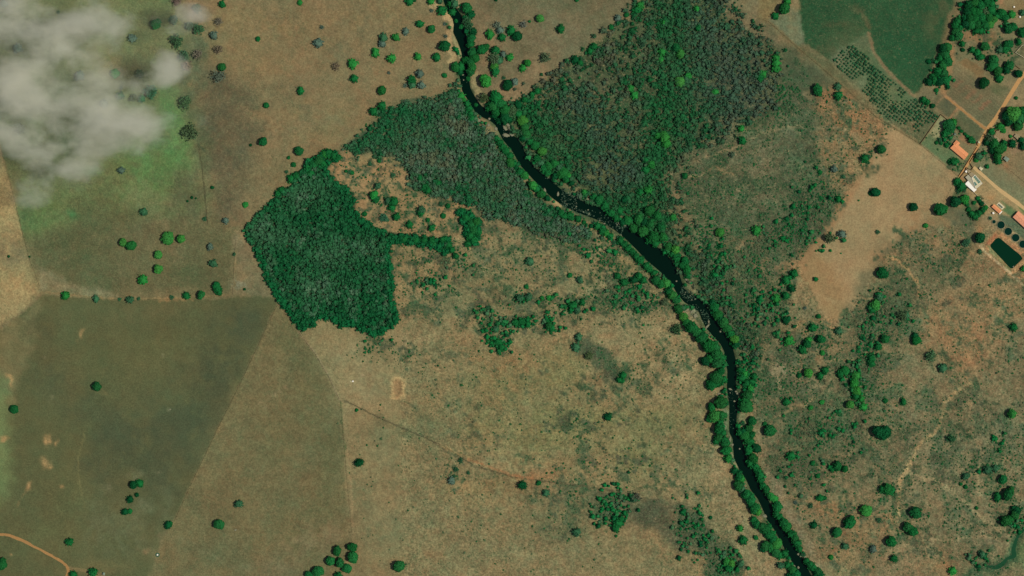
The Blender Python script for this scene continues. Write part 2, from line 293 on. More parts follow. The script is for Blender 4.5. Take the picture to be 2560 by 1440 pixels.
# north tongue between river and wood 3
P([(1190, -150), (1640, -150), (1595, 25), (1540, 65), (1465, 115), (1430, 150), (1340, 212), (1272, 262), (1215, 250), (1190, 180), (1180, 60)], (110, 101, 72), 6, 1, 4)
for a in [(1350, 110, 100, 50), (1330, 40, 60, 30), (1440, 60, 60, 30), (1400, 90, 40, 40), (1300, 120, 40, 40)]: G(*a, (120, 112, 82), 0.6, 0.5)
for a in [(1250, 15, 60, 20), (1400, 10, 90, 16), (1500, 50, 60, 40), (1300, 120, 60, 16)]: G(*a, (92, 88, 60), 0.7, 0.4)
for a in [(1290, 235, 50, 30), (1350, 185, 50, 30), (1215, 120, 40, 90), (1240, 210, 50, 30)]: G(*a, (134, 112, 80), 0.8, 0.3)
P([(1785, -150), (1905, -150), (1905, 55), (1960, 110), (1900, 100), (1850, 70), (1800, 30)], (112, 103, 74), 10, 0.9, 6, 0.3)
P([(1905, -150), (1960, -150), (1945, 30), (1922, 54), (1896, 45)], (124, 108, 70), 8, 1, 3)
# green crops
P([(1922, 54), (1945, 30), (1975, 20), (2005, 30), (2012, 110), (1990, 110), (1960, 85)], (106, 112, 82), 8, 1, 4, 0.2)
P([(1985, -150), (2410, -150), (2398, 0), (2388, 50), (2365, 110), (2340, 140), (2325, 180), (2300, 228), (2283, 236), (2250, 205), (2210, 168), (2185, 130), (2172, 84), (2140, 106), (2096, 128), (2080, 156), (2045, 130), (2012, 108), (2000, 40)], (38, 76, 44), 5, 1, 2)
P([(2040, 100), (2080, 60), (2140, 40), (2172, 84), (2120, 100), (2090, 140), (2060, 125)], (64, 84, 52), 20, 0.8, 10, 0.4)
G(2130, 110, 40, 22, (84, 92, 60), 0.7)
for a in [(2240, 70, 10, 30), (2090, 65, 40, 10), (2140, 25, 16, 16), (2330, 60, 30, 40), (2060, 120, 40, 24), (2360, 20, 20, 30)]: G(*a, (84, 84, 54), 0.55, 0.6)
G(2260, 130, 60, 70, (28, 74, 42), 0.6, 0.1)
P([(2370, 40), (2396, -20), (2415, -20), (2395, 50), (2370, 100), (2345, 130), (2355, 100)], (120, 100, 68), 8, 0.9, 3)
# orchard
ORCH = [(2170, 84), (2140, 104), (2095, 128), (2078, 152), (2110, 190), (2150, 225), (2190, 275), (2215, 305), (2250, 322), (2290, 300), (2330, 268), (2288, 242), (2250, 212), (2210, 178), (2185, 135)]
P(ORCH, (88, 102, 70), 6, 1, 4, 0.2)
G(2100, 145, 22, 20, (132, 122, 92), 0.7); G(2150, 215, 24, 24, (120, 118, 86), 0.6)
for a in [(2165, 150, 30, 25), (2190, 190, 40, 30), (2240, 240, 40, 30), (2190, 220, 20, 14)]: G(*a, (70, 96, 58), 0.7, 0.4)
P([(1990, 110), (2080, 160), (2190, 280), (2300, 355), (2255, 325), (2150, 250), (2080, 195)], (92, 94, 62), 6, 0.9, 3, 0.3)
P([(2290, 300), (2330, 270), (2350, 285), (2300, 358), (2250, 325)], (92, 92, 62), 6, 1, 3)
G(2268, 312, 14, 14, (130, 104, 72), 0.8)
# village ground
P([(2395, -150), (2760, -150), (2760, 300), (2540, 240), (2470, 200), (2440, 150), (2400, 120), (2380, 90), (2400, 40)], (116, 108, 76), 8, 1, 4, 0.3)
P([(2490, -10), (2560, -20), (2760, -50), (2760, 60), (2540, 45), (2500, 20)], (138, 110, 72), 8, 0.8, 4, 0.3); G(2500, 5, 8, 16, (160, 110, 76), 0.8)
P([(2400, 80), (2480, 82), (2500, 120), (2470, 115), (2440, 100), (2405, 102)], (144, 108, 72), 6, 0.9, 4, 0.3); G(2407, 86, 6, 6, (176, 104, 68), 0.9)
P([(2380, 105), (2395, 100), (2420, 110), (2440, 150), (2420, 165), (2385, 150)], (112, 112, 78), 6, 0.9, 4)
P([(2372, 100), (2388, 110), (2385, 160), (2365, 240), (2340, 255), (2348, 235), (2362, 180)], (146, 116, 78), 5, 1, 2)
P([(2310, 215), (2345, 220), (2360, 240), (2340, 270), (2305, 250), (2296, 240)], (112, 106, 76), 5, 0.9, 3, 0.3)
P([(2386, 162), (2450, 205), (2500, 225), (2532, 250), (2497, 290), (2470, 322), (2365, 240)], (106, 99, 69), 4, 1, 2)
P([(2388, 162), (2420, 180), (2440, 205), (2415, 200), (2385, 190)], (126, 114, 80), 6, 0.8, 3, 0.3)
for k_ in range(5): LN([(2384 + k_ * 17, 175 + k_ * 14 + 40), (2400 + k_ * 18, 190 + k_ * 12 + 14)], 3.5, (132, 92, 66), 4, 0.7, 2, 0.3, 10)
G(2410, 235, 26, 24, (92, 94, 66), 0.7, 0.5); G(2430, 230, 6, 20, (130, 102, 72), 0.7); G(2470, 235, 20, 12, (118, 100, 70), 0.5)
P([(2395, 155), (2415, 145), (2440, 160), (2462, 178), (2450, 195), (2420, 172)], (128, 102, 66), 3, 0.9, 1)
P([(2340, 238), (2362, 240), (2398, 268), (2380, 296), (2368, 292), (2332, 262)], (92, 92, 64), 4, 1, 2, 0.1)
G(2366, 262, 12, 12, (76, 88, 66), 0.7)
P([(2399, 275), (2462, 322), (2446, 352), (2420, 356), (2375, 312)], (84, 89, 60), 4, 1, 2, 0.1)
P([(2474, 216), (2492, 202), (2535, 222), (2510, 252), (2480, 228)], (88, 90, 58), 4, 0.95, 2, 0.2)
P([(2455, 190), (2480, 190), (2540, 205), (2530, 222), (2480, 205)], (146, 122, 82), 5, 0.7, 2, 0.3)
P([(2350, 288), (2370, 302), (2358, 320), (2350, 345), (2330, 350), (2322, 335)], (148, 140, 98), 5, 1, 2, 0.2)
P([(2322, 335), (2350, 348), (2380, 370), (2400, 405), (2420, 410), (2400, 436), (2350, 398), (2301, 358)], (92, 110, 72), 5, 1, 2, 0.1)
P([(2350, 345), (2380, 320), (2430, 360), (2440, 380), (2425, 395), (2400, 360)], (120, 112, 78), 5, 0.9, 3)
P([(2395, 325), (2430, 352), (2424, 366), (2400, 345)], (150, 112, 78), 4, 0.8, 3)
P([(2398, 400), (2440, 380), (2400, 440)], (96, 110, 66), 5, 0.8, 3)
P([(2480, 330), (2500, 315), (2545, 335), (2560, 380), (2540, 400), (2520, 360), (2490, 355)], (148, 124, 92), 6, 0.9, 3, 0.3)
P([(2450, 360), (2480, 370), (2480, 400), (2500, 410), (2470, 420), (2440, 400)], (112, 106, 74), 5, 0.9, 3, 0.3)
P([(2440, 410), (2470, 395), (2560, 460), (2760, 600), (2760, 680), (2560, 520), (2450, 440)], (121, 116, 82), 5, 1, 2, 0.1)
P([(2470, 395), (2520, 400), (2560, 370), (2760, 400), (2760, 620), (2560, 470)], (130, 112, 78), 5, 1, 2, 0.15)
G(2510, 415, 12, 8, (152, 108, 72), 0.8); G(2530, 440, 40, 18, (122, 108, 76), 0.5)
for a in [(2540, 230, 30, 30), (2545, 255, 30, 16)]: G(*a, (150, 128, 92), 0.7, 0.3)
P([(2396, 436), (2412, 418), (2432, 424), (2560, 512), (2760, 660), (2760, 700), (2560, 540), (2500, 545), (2450, 530), (2412, 478)], (158, 132, 90), 4, 1, 1.5)
P([(2398, 440), (2412, 446), (2418, 455), (2410, 462), (2398, 452)], (150, 114, 76), 3, 1, 1)
P([(2450, 466), (2470, 480), (2500, 500), (2490, 515), (2470, 520), (2440, 495), (2432, 480)], (160, 134, 92), 5, 1, 2)
G(2482, 488, 14, 10, (172, 130, 84), 0.8)
P([(2395, 470), (2412, 478), (2440, 505), (2460, 530), (2448, 555), (2420, 545), (2385, 520), (2380, 490)], (78, 90, 58), 6, 1, 3, 0.3)
P([(2352, 530), (2380, 510), (2440, 548), (2445, 575), (2430, 600), (2400, 590)], (90, 92, 66), 6, 1, 4, 0.2)
G(2445, 565, 14, 20, (116, 106, 70), 0.7); G(2450, 580, 10, 25, (150, 108, 72), 0.6)
P([(2452, 545), (2478, 526), (2500, 540), (2560, 585), (2760, 760), (2760, 800), (2560, 620), (2500, 590), (2488, 580), (2470, 560), (2455, 560)], (140, 122, 86), 5, 1, 2, 0.2)
P([(2500, 500), (2530, 520), (2545, 530), (2532, 545), (2505, 527), (2512, 517)], (88, 112, 70), 4, 1, 2)
P([(2497, 534), (2530, 545), (2560, 572), (2600, 600), (2600, 625), (2548, 590), (2500, 552)], (92, 104, 76), 4, 1, 2)
P([(2545, 505), (2620, 560), (2620, 575), (2575, 548), (2548, 522)], (96, 116, 66), 4, 0.9, 2)
# ponds and their banks
P([(2464, 602), (2496, 575), (2520, 592), (2575, 640), (2620, 690), (2600, 760), (2560, 712), (2510, 680), (2462, 625)], (180, 134, 90), 5, 1, 2, 0.1)
P([(2462, 610), (2488, 585), (2494, 592), (2470, 622)], (166, 102, 68), 3, 1, 1)
P([(2465, 612), (2480, 618), (2530, 672), (2525, 685), (2480, 640)], (108, 116, 74), 4, 0.9, 2, 0.2)
LN([(2450, 614), (2458, 625), (2485, 648), (2510, 670), (2535, 692), (2575, 724), (2700, 840)], 2.2, (186, 160, 118), 2, 1)
LN([(2455, 632), (2480, 652), (2505, 674), (2530, 696)], 1.5, (124, 98, 64), 2, 0.6)
# pit
P([(976, 952), (985, 942), (998, 942), (1010, 948), (1013, 975), (1010, 996), (988, 1000), (978, 996), (980, 975)], (190, 152, 102), 5, 1, 2)
P([(982, 950), (995, 948), (1004, 956), (1004, 985), (994, 994), (984, 984), (980, 966)], (150, 116, 78), 4, 1, 1.5)
G(883, 953, 2.5, 2.5, (210, 190, 150), 1, 0, 5); G(912, 941, 4, 4, (160, 140, 104), 0.7, 0.2)
# dark scrub patches
P([(1432, 845), (1455, 845), (1500, 862), (1522, 885), (1540, 915), (1550, 945), (1530, 960), (1500, 935), (1470, 905), (1445, 885)], (64, 74, 54), 8, 0.95, 6, 0.2)
P([(1540, 945), (1555, 920), (1572, 912), (1572, 945), (1552, 966)], (44, 84, 48), 5, 0.9, 4, 0.2)
P([(1560, 700), (1600, 720), (1620, 750), (1600, 775), (1550, 775), (1520, 760)], (72, 82, 56), 8, 0.9, 8, 0.3)
P([(1480, 1222), (1560, 1232), (1620, 1240), (1700, 1260), (1760, 1300), (1780, 1350), (1760, 1380), (1690, 1370), (1640, 1330), (1560, 1290), (1480, 1280)], (74, 78, 56), 16, 0.9, 12, 0.25, 40)
P([(1484, 1226), (1545, 1232), (1545, 1300), (1500, 1310), (1480, 1290)], (58, 82, 52), 8, 0.85, 8, 0.3)
P([(1700, 1270), (1740, 1290), (1790, 1345), (1830, 1360), (1860, 1400), (1850, 1440), (1780, 1600), (1770, 1440), (1755, 1370), (1710, 1350), (1680, 1320)], (54, 76, 52), 10, 0.9, 10, 0.25)
P([(1690, 1390), (1750, 1380), (1765, 1450), (1700, 1460)], (140, 124, 84), 12, 0.7, 6, 0.3)
G(1420, 1275, 50, 40, (92, 98, 66), 0.5); G(1440, 1330, 30, 16, (70, 90, 58), 0.6); G(1240, 825, 30, 50, (76, 94, 60), 0.6, 0.5)
for a in [(1280, 720, 60, 40), (1380, 680, 60, 30), (1100, 760, 50, 30), (1180, 700, 60, 40), (1480, 700, 60, 40), (940, 880, 60, 30), (1340, 780, 60, 40), (1430, 780, 60, 20), (1160, 650, 40, 30), (1300, 640, 60, 30)]: G(*a, (100, 102, 68), 0.5, 0.7)
# banks of the river
RB = [(q[0], q[1], q[2] + 7) for q in RIVER]
LN(RB, 0, (66, 84, 52), 8, 0.9, 6)
LN([(1082, 10), (1100, 22), (1112, 35), (1125, 48), (1128, 70), (1125, 95), (1128, 120), (1132, 140), (1128, 155)], 7, (174, 146, 102), 4, 1, 4, 0.15, 8)
LN([(1134, 95), (1143, 115), (1150, 140)], 4, (150, 138, 96), 3, 1, 1.5)
LN([(1190, 188), (1184, 205), (1192, 225), (1196, 245), (1205, 268)], 8, (152, 138, 96), 4, 1, 3, 0.2, 6)
LN([(1205, 268), (1222, 280), (1240, 283)], 3, (90, 108, 74), 3, 0.9)
LN([(1141, 205), (1150, 225), (1158, 240)], 5, (150, 128, 88), 4, 0.8, 3, 0.3, 8)
LN([(1140, 0), (1148, 18)], 5, (160, 146, 104), 4, 0.9)
LN([(1184, 300), (1198, 318), (1218, 332), (1236, 348), (1248, 372), (1262, 400)], 9, (140, 128, 90), 4, 0.85, 6, 0.5, 8)
G(1193, 305, 9, 7, (182, 150, 108), 0.9, 0.1)
LN([(1310, 470), (1330, 482), (1345, 483)], 3, (160, 130, 88), 3, 0.8)
P([(1375, 497), (1390, 500), (1404, 508), (1400, 522), (1388, 522)], (172, 140, 96), 4, 1, 2)
LN([(1425, 528), (1450, 548), (1475, 568), (1500, 590), (1525, 605)], 3, (156, 132, 88), 4, 0.8, 5, 0.3)
G(1518, 600, 12, 9, (164, 132, 90), 0.9, 0.2); G(1560, 660, 30, 22, (140, 124, 80), 0.6)
LN([(1430, 490), (1460, 500), (1486, 514)], 5, (120, 128, 96), 4, 0.9, 3, 0.4, 5)
for x, y in [(1720, 742), (1723, 700)]: G(x, y, 18 if y > 720 else 7, 16 if y > 720 else 10, (132, 136, 92), 0.95, 0.2, 8)
G(1727, 775, 18, 14, (150, 148, 118), 0.9, 0.4, 6); G(1738, 785, 12, 22, (140, 132, 98), 0.8, 0.3, 8)
G(1795, 984, 8, 6, (200, 158, 112), 0.9, 0.1); G(1782, 990, 14, 8, (160, 132, 90), 0.8)
P([(1806, 1020), (1820, 1025), (1818, 1070), (1808, 1075)], (112, 122, 88), 4, 0.9, 2)
LN([(1826, 1130), (1832, 1150), (1840, 1165)], 3, (140, 132, 94), 3, 0.8)
LN([(1850, 1040), (1862, 1060), (1862, 1080)], 5, (130, 126, 88), 4, 0.7, 3, 0.3)
G(1262, 322, 14, 12, (170, 152, 112), 0.9, 0.15, 8)
# tracks and boundary lines painted by wear
KSPLIT = len(L)
def TR(pts, w=1.6, col=(150, 128, 88), op=0.75, wob=3):
    if pts[0][0] > 1640: op = min(1.0, op * 1.35); w = w * 1.15; col = tuple(int(v * 1.06) for v in col)
    LN(pts, w, col, 2.0, op, wob, 0.25, 14)
TR([(2430, 958), (2405, 968), (2360, 1005), (2355, 1040), (2340, 1080), (2300, 1110), (2275, 1160), (2250, 1200), (2248, 1250), (2250, 1290)], 2.6, (162, 134, 92), 0.9)
TR([(2330, 1420), (2300, 1330), (2200, 1330), (2120, 1330)], 2, (158, 128, 88), 0.4)
TR([(2260, 1180), (2350, 1200), (2420, 1260), (2460, 1300), (2500, 1330)], 3, (150, 130, 92), 0.6, 6)
TR([(2300, 1350), (2380, 1350), (2440, 1342), (2500, 1350)], 2, (152, 132, 94), 0.6)
TR([(2520, 1180), (2450, 1240), (2440, 1190), (2455, 1130), (2430, 1080), (2410, 960)], 2.2, (150, 128, 90), 0.5, 6)
TR([(1660, 438), (1720, 410), (1790, 385), (1850, 368), (1900, 330), (1960, 318), (2040, 314), (2100, 320), (2140, 350)], 2.0, (134, 118, 84), 0.5, 5)
TR([(1690, 430), (1740, 440), (1790, 420), (1830, 440)], 1.6, (138, 118, 82), 0.5, 5)
TR([(2130, 740), (2200, 760), (2100, 760), (2050, 740)], 1.5, (156, 130, 90), 0.4, 6)
TR([(1960, 830), (2010, 805), (2050, 800), (2090, 830)], 2, (152, 122, 82), 0.6, 5)
TR([(1920, 1060), (1960, 1030), (2010, 1010), (2050, 985)], 1.8, (140, 122, 84), 0.5, 5)
TR([(2070, 905), (2110, 900), (2160, 890), (2210, 870)], 1.8, (142, 116, 80), 0.6, 4)
TR([(2220, 640), (2260, 660), (2290, 700), (2300, 740)], 2.5, (160, 124, 82), 0.6, 4)
TR([(2425, 700), (2500, 640)], 1, (140, 110, 76), 0.3)
TR([(884, 1340), (876, 1200), (864, 1080), (860, 1040)], 2.2, (146, 124, 86), 0.8, 1.5)
TR([(870, 1340), (868, 1240), (862, 1150)], 1, (138, 120, 82), 0.5, 1.5)
TR([(1100, 1115), (1190, 1150), (1230, 1175), (1300, 1198)], 2, (156, 130, 84), 0.6, 2)
TR([(1600, 1240), (1680, 1245), (1760, 1255), (1850, 1268)], 1.6, (138, 122, 84), 0.6, 2)
TR([(1600, 1225), (1700, 1238), (1850, 1262)], 1.0, (138, 124, 90), 0.5, 2)
TR([(607, 580), (592, 610), (588, 660), (585, 700), (575, 740)], 1.4, (136, 118, 80), 0.7, 1.5)
TR([(104, 730), (200, 740), (300, 748), (400, 746), (500, 742), (560, 738)], 1.6, (138, 116, 76), 0.8, 1.5)
TR([(400, 750), (420, 748), (480, 748)], 3.5, (160, 124, 80), 0.5, 3)
TR([(104, 735), (60, 775), (0, 822), (-100, 890)], 1, (124, 106, 74), 0.8, 1)
TR([(212, 1080), (205, 1110), (195, 1145), (196, 1190), (205, 1240), (212, 1270)], 1.3, (112, 108, 68), 0.7, 2)
TR([(272, 910), (240, 960), (270, 985), (220, 975)], 1, (116, 104, 66), 0.35, 3)
TR([(42, 1268), (60, 1235), (70, 1218)], 1.2, (132, 106, 68), 0.6, 2)
TR([(55, 1150), (90, 1190), (130, 1240), (165, 1300), (175, 1340)], 0.8, (104, 102, 64), 0.6, 3)
TR([(730, 750), (695, 762), (650, 870), (600, 975), (540, 1085), (490, 1190), (436, 1300), (415, 1350), (400, 1400), (370, 1440)], 1.1, (126, 112, 74), 0.55, 1)
TR([(640, 1015), (700, 975)], 1.4, (136, 118, 84), 0.5, 3); TR([(800, 1090), (850, 1020)], 1, (126, 112, 80), 0.35, 2)
TR([(420, 1340), (470, 1352), (520, 1385), (560, 1410), (640, 1420)], 2, (122, 112, 78), 0.5, 6)
TR([(175, 1420), (200, 1425), (260, 1440)], 3, (140, 116, 78), 0.6, 2)
LN([(852, 1008), (856, 1070), (862, 1100), (862, 1140)], 1.5, (66, 92, 52), 2, 0.7, 2, 0.5, 10)
LN([(745, 828), (790, 885), (822, 940), (850, 1002)], 1.2, (146, 126, 92), 2, 0.8, 0.8)
LN([(862, 1002), (930, 1035), (1000, 1068), (1060, 1090), (1120, 1130), (1180, 1160)], 1.6, (92, 86, 60), 2, 0.85, 1.5)
LN([(1180, 1165), (1280, 1190), (1340, 1200), (1440, 1212), (1540, 1228)], 1.8, (90, 82, 56), 2, 0.9, 1.5)
LN([(1170, 1148), (1280, 1188), (1330, 1196)], 2, (156, 108, 70), 2, 0.7, 1.5)
LN([(2405, 965), (2460, 1010), (2500, 1050), (2530, 1100)], 1.2, (96, 96, 68), 1.5, 0.8, 1)
LN([(1896, 45), (1922, 54), (1990, 115), (2090, 200), (2190, 292), (2300, 360)], 3.0, (112, 100, 66), 3, 0.8, 2, 0.3)
LN([(2172, 82), (2185, 130), (2212, 170), (2250, 208), (2285, 240)], 2.6, (128, 106, 74), 2.5, 0.9, 1.5)
LN([(2172, 70), (2165, 45), (2150, 30)], 3, (92, 86, 56), 5, 0.6, 3)
LN([(495, 370), (505, 420), (512, 480), (516, 540), (520, 560)], 1.0, (70, 68, 48), 1.5, 0.6, 1.5)
LN([(498, 362), (510, 378)], 2, (60, 80, 56), 2, 0.6, 1.5)
# village lanes that are only worn soil
LN([(2364, 240), (2398, 268), (2465, 324)], 3.2, (166, 128, 88), 2.5, 0.9, 1)
LN([(2396, 270), (2372, 298)], 2.2, (158, 118, 80), 2, 0.9, 1)
LN([(2330, 262), (2375, 300)], 1.4, (124, 104, 74), 2, 0.8, 1)
LN([(2360, 240), (2340, 262)], 1.6, (140, 116, 82), 2, 0.7, 1)
G(2482, 325, 10, 5, (160, 128, 88), 0.8)

def bbox(l, m):
    if l[0] == 'g':
        x, y, rx, ry, r = l[1]
        R = max(rx, ry) * 2.6
        return x - R, y - R, x + R, y + R
    xs = [q[0] for q in l[1]]; ys = [q[1] for q in l[1]]
    if l[0] == 'l': m = m + max(q[2] for q in l[1])
    return min(xs) - m, min(ys) - m, max(xs) + m, max(ys) + m

def layer_mask(l, px, py, k):
    kind, pts, _, soft, op, wob, patch, psz = l
    if wob > 0:
        s = max(wob * 3.5, 6)
        ax = fbm(px, py, s, 900 + k % 7, 2) * wob
        ay = fbm(px, py, s, 950 + k % 5, 2) * wob
    else:
        ax = ay = 0
    qx, qy = px + ax, py + ay
    if kind == 'p':
        m = 1 - sstep(-soft, soft, poly_sd(qx, qy, pts))
    elif kind == 'l':
        m = 1 - sstep(-soft * 0.4, soft, line_d(qx, qy, pts))
    else:
        x, y, rx, ry, r = pts
        c, s_ = math.cos(r), math.sin(r)
        dx, dy = qx - x, qy - y
        u, v = c * dx + s_ * dy, -s_ * dx + c * dy
        m = np.exp(-((u / rx) ** 2 + (v / ry) ** 2) * 1.1)
    if patch > 0:
        n = fbm(px, py, psz, 300 + k * 3, 4, 0.65)
        m = m * np.clip(1 - patch + patch * (0.5 + n * 1.4), 0, 1.15)
    return np.clip(m, 0, 1) * op

def paint(px, py, col=None, layers=None, k0=0):
    if col is None:
        col = np.empty(px.shape + (3,))
        col[:] = lin(BASE)
    for k, l in enumerate(layers, k0):
        x0, y0, x1, y1 = bbox(l, l[3] * 1.5 + l[5] * 3 + 4)
        idx = np.nonzero((px > x0) & (px < x1) & (py > y0) & (py < y1))[0]
        if not len(idx): continue
        m = layer_mask(l, px[idx], py[idx], k)[:, None]
        col[idx] = col[idx] * (1 - m) + lin(l[2]) * m
    return col

def dens(px, py, layers):
    d = np.zeros(px.shape)
    for k, l in enumerate(layers):
        x0, y0, x1, y1 = bbox(l, l[3] * 1.5 + l[5] * 3 + 4)
        idx = np.nonzero((px > x0) & (px < x1) & (py > y0) & (py < y1))[0]
        if not len(idx): continue
        m = layer_mask(l, px[idx], py[idx], 500 + k)
        d[idx] = d[idx] * (1 - m) + l[2] * m
    return d
def DL(pts, d, soft=6, wob=5, patch=0.0, psz=30, op=1.0): return ('p', pts, d, soft, op, wob, patch, psz)
def DG(x, y, rx, ry, d, patch=0.3, psz=18, op=1.0): return ('g', (x, y, rx, ry, 0), d, 0, op, 6, patch, psz)

# open scrub, small low bushes
SCR = [DL([(985, 612), (1120, 620), (1210, 560), (1300, 560), (1440, 600), (1500, 590), (1580, 640), (1640, 700), (1690, 780), (1640, 820), (1480, 800), (1250, 830), (1060, 800), (995, 790), (984, 700)], 0.36, 20, 12, 0.55, 40),
       DL([(1280, 520), (1420, 550), (1520, 600), (1600, 660), (1560, 680), (1440, 620), (1300, 600)], 0.6, 12, 10, 0.4, 30),
       DL(CLR, 0.42, 3, 9, 0.5, 14),
       DL([(1700, 560), (1900, 640), (1990, 700), (1960, 800), (1900, 900), (1940, 1000), (1900, 1050), (1880, 900), (1810, 790), (1750, 690)], 0.8, 14, 14, 0.35, 30),
       DL([(1690, 420), (1920, 270), (2000, 170), (2080, 220), (2040, 380), (2100, 480), (2080, 560), (1990, 650), (1900, 640), (1740, 550)], 0.58, 20, 14, 0.5, 36),
       DL([(2040, 240), (2110, 225), (2230, 320), (2180, 420), (2100, 480), (2060, 470), (2050, 350)], 0.22, 14, 10, 0.3, 20),
       DL([(1980, 480), (2090, 480), (2070, 580), (2000, 650), (1960, 640)], 0.62, 14, 10, 0.35, 26),
       DL([(1900, 960), (2000, 780), (2100, 820), (2160, 740), (2290, 700), (2280, 860), (2200, 1000), (2120, 1180), (1990, 1240), (1910, 1140)], 0.6, 25, 14, 0.5, 36),
       DL([(2250, 570), (2420, 600), (2430, 680), (2330, 740), (2230, 700), (2190, 640)], 0.5, 20, 12, 0.5, 30),
       DL([(2280, 760), (2560, 680), (2760, 760), (2760, 960), (2480, 950), (2400, 980), (2300, 900)], 0.12, 20, 12, 0.3, 30),
       DL([(2220, 960), (2400, 960), (2480, 1000), (2760, 1000), (2760, 1300), (2480, 1330), (2440, 1400), (2240, 1380), (2160, 1330), (2180, 1100)], 0.42, 25, 14, 0.6, 36),
       DL([(1990, 1200), (2160, 1200), (2200, 1330), (2240, 1440), (2100, 1440), (2000, 1300)], 0.2, 20, 10, 0.4, 24),
       DL([(1700, 1270), (1740, 1290), (1790, 1345), (1830, 1360), (1860, 1400), (1850, 1440), (1800, 1500), (1770, 1440), (1755, 1370), (1710, 1350), (1680, 1320)], 0.75, 10, 8, 0.3),
       DL([(1482, 1226), (1545, 1232), (1550, 1300), (1500, 1312), (1478, 1290)], 0.75, 8, 8, 0.3),
       DL([(1432, 845), (1455, 845), (1500, 862), (1522, 885), (1540, 915), (1572, 912), (1572, 945), (1552, 966), (1530, 960), (1500, 935), (1470, 905), (1445, 885)], 0.6, 6, 6, 0.2),
       DL([(862, 1000), (1400, 1200), (1500, 1230), (1480, 1440), (1000, 1440), (880, 1340)], 0.05, 20, 10, 0.6, 40),
       DL([(1060, 860), (1400, 830), (1700, 830), (1760, 950), (1800, 1100), (1850, 1300), (1500, 1200), (1200, 1150), (1000, 1060)], 0.09, 30, 14, 0.75, 34),
       DG(1500, 1170, 120, 40, .3), DG(1420, 1270, 60, 60, .35), DG(1650, 1180, 80, 40, .2), DG(1450, 1070, 60, 40, .35), DG(1600, 960, 60, 40, .35), DG(1480, 990, 50, 40, .25),
       DL([(1180, 765), (1225, 775), (1262, 800), (1282, 840), (1278, 882), (1246, 888), (1226, 850), (1195, 815)], .8, 6, 6, .4, 16),
       DG(1300, 745, 28, 12, .95), DG(1302, 810, 34, 15, .95), DG(1372, 812, 24, 18, .95), DG(1435, 772, 30, 24, .85), DG(1080, 705, 50, 36, .6), DG(1060, 648, 60, 18, .6), DG(1150, 655, 30, 36, .6), DG(1495, 745, 34, 18, .7), DG(1620, 762, 34, 14, .6),
       DL([(1420, 556), (1500, 600), (1600, 690), (1665, 770), (1600, 790), (1530, 740), (1450, 640), (1380, 596)], .62, 14, 10, .4, 24),
       DG(1900, 610, 60, 50, .6), DG(1760, 600, 40, 60, .8), DG(1820, 680, 50, 60, .8), DG(1790, 470, 60, 60, .6), DG(1990, 560, 60, 70, .75), DG(1960, 260, 40, 50, .6), DG(2060, 500, 40, 60, .7),
       DG(1370, 760, 40, 14, .5), DG(1570, 740, 60, 40, .7), DG(1540, 770, 40, 20, .6), DG(1100, 640, 40, 30, .5), DG(1190, 670, 50, 30, .45),
       DG(940, 870, 50, 22, .6), DG(1010, 890, 30, 30, .5), DG(960, 850, 30, 14, .5), DG(1130, 1185, 25, 40, .5), DG(1700, 895, 40, 30, .35), DG(1340, 670, 60, 40, .4),
       DG(2170, 850, 30, 80, .85), DG(2140, 960, 36, 50, .9), DG(2200, 770, 24, 40, .85), DG(2090, 1080, 90, 50, .7), DG(2010, 1080, 60, 50, .6), DG(2250, 790, 40, 30, .7), DG(1900, 740, 40, 40, .8), DG(1870, 940, 26, 60, .9), DG(1870, 660, 30, 50, .7), DG(1890, 860, 20, 30, .6),
       DG(2210, 1010, 40, 40, .5), DG(2040, 860, 40, 30, .6), DG(2020, 930, 40, 20, .5), DG(2480, 1160, 40, 30, .5), DG(2500, 1110, 40, 30, .5), DG(2530, 860, 30, 60, .4), DG(2430, 1170, 16, 30, .6),
       DG(2540, 1310, 24, 30, .7), DG(2440, 1380, 40, 14, .7), DG(2490, 1412, 40, 10, .5), DG(2445, 1430, 10, 20, .6), DG(1975, 250, 40, 60, .55), DG(2170, 395, 30, 30, .5), DG(2100, 440, 30, 20, .4),
       DG(2375, 350, 22, 22, .7), DG(2400, 415, 24, 14, .7), DG(2330, 345, 14, 10, .5), DG(2450, 395, 16, 18, .6), DG(2430, 125, 40, 26, .5), DG(2510, 130, 40, 30, .5), DG(2480, 90, 30, 12, .4), DG(2425, 545, 14, 14, .6), DG(2440, 500, 16, 12, .4),
       DG(1340, 1240, 40, 50, .12), DG(1430, 1240, 16, 40, .5)]
# mottling amounts: smooth mown fields are calm, scrub is busy
def busy_map(px, py):
    b = np.full(px.shape, 0.8)
    b = np.where(poly_sd(px, py, SWF) < 0, 0.45, b)
    for Pn, v in ((W1, 1.3), (W2, 1.2), (W3, 1.6)):
        b = np.where(poly_sd(px, py, Pn) < 0, v, b)
    b = np.where((px > 1000) & (px < 1780) & (py > 560) & (py < 1440) & (poly_sd(px, py, W2) > 0), 1.25, b)
    b = np.where((px > 1650) & (py > 250) & (poly_sd(px, py, W3) > 0), 1.45, b)
    calm = [(2175, 395), (2230, 310), (2300, 360), (2397, 440), (2365, 515), (2290, 580), (2210, 640), (2105, 800), (2060, 790), (1995, 655), (2110, 500)]
    b = np.where(poly_sd(px, py, calm) < 0, 0.45, b)
    b = np.where((px > 2300) & (py < 560), 0.7, b)
    return b

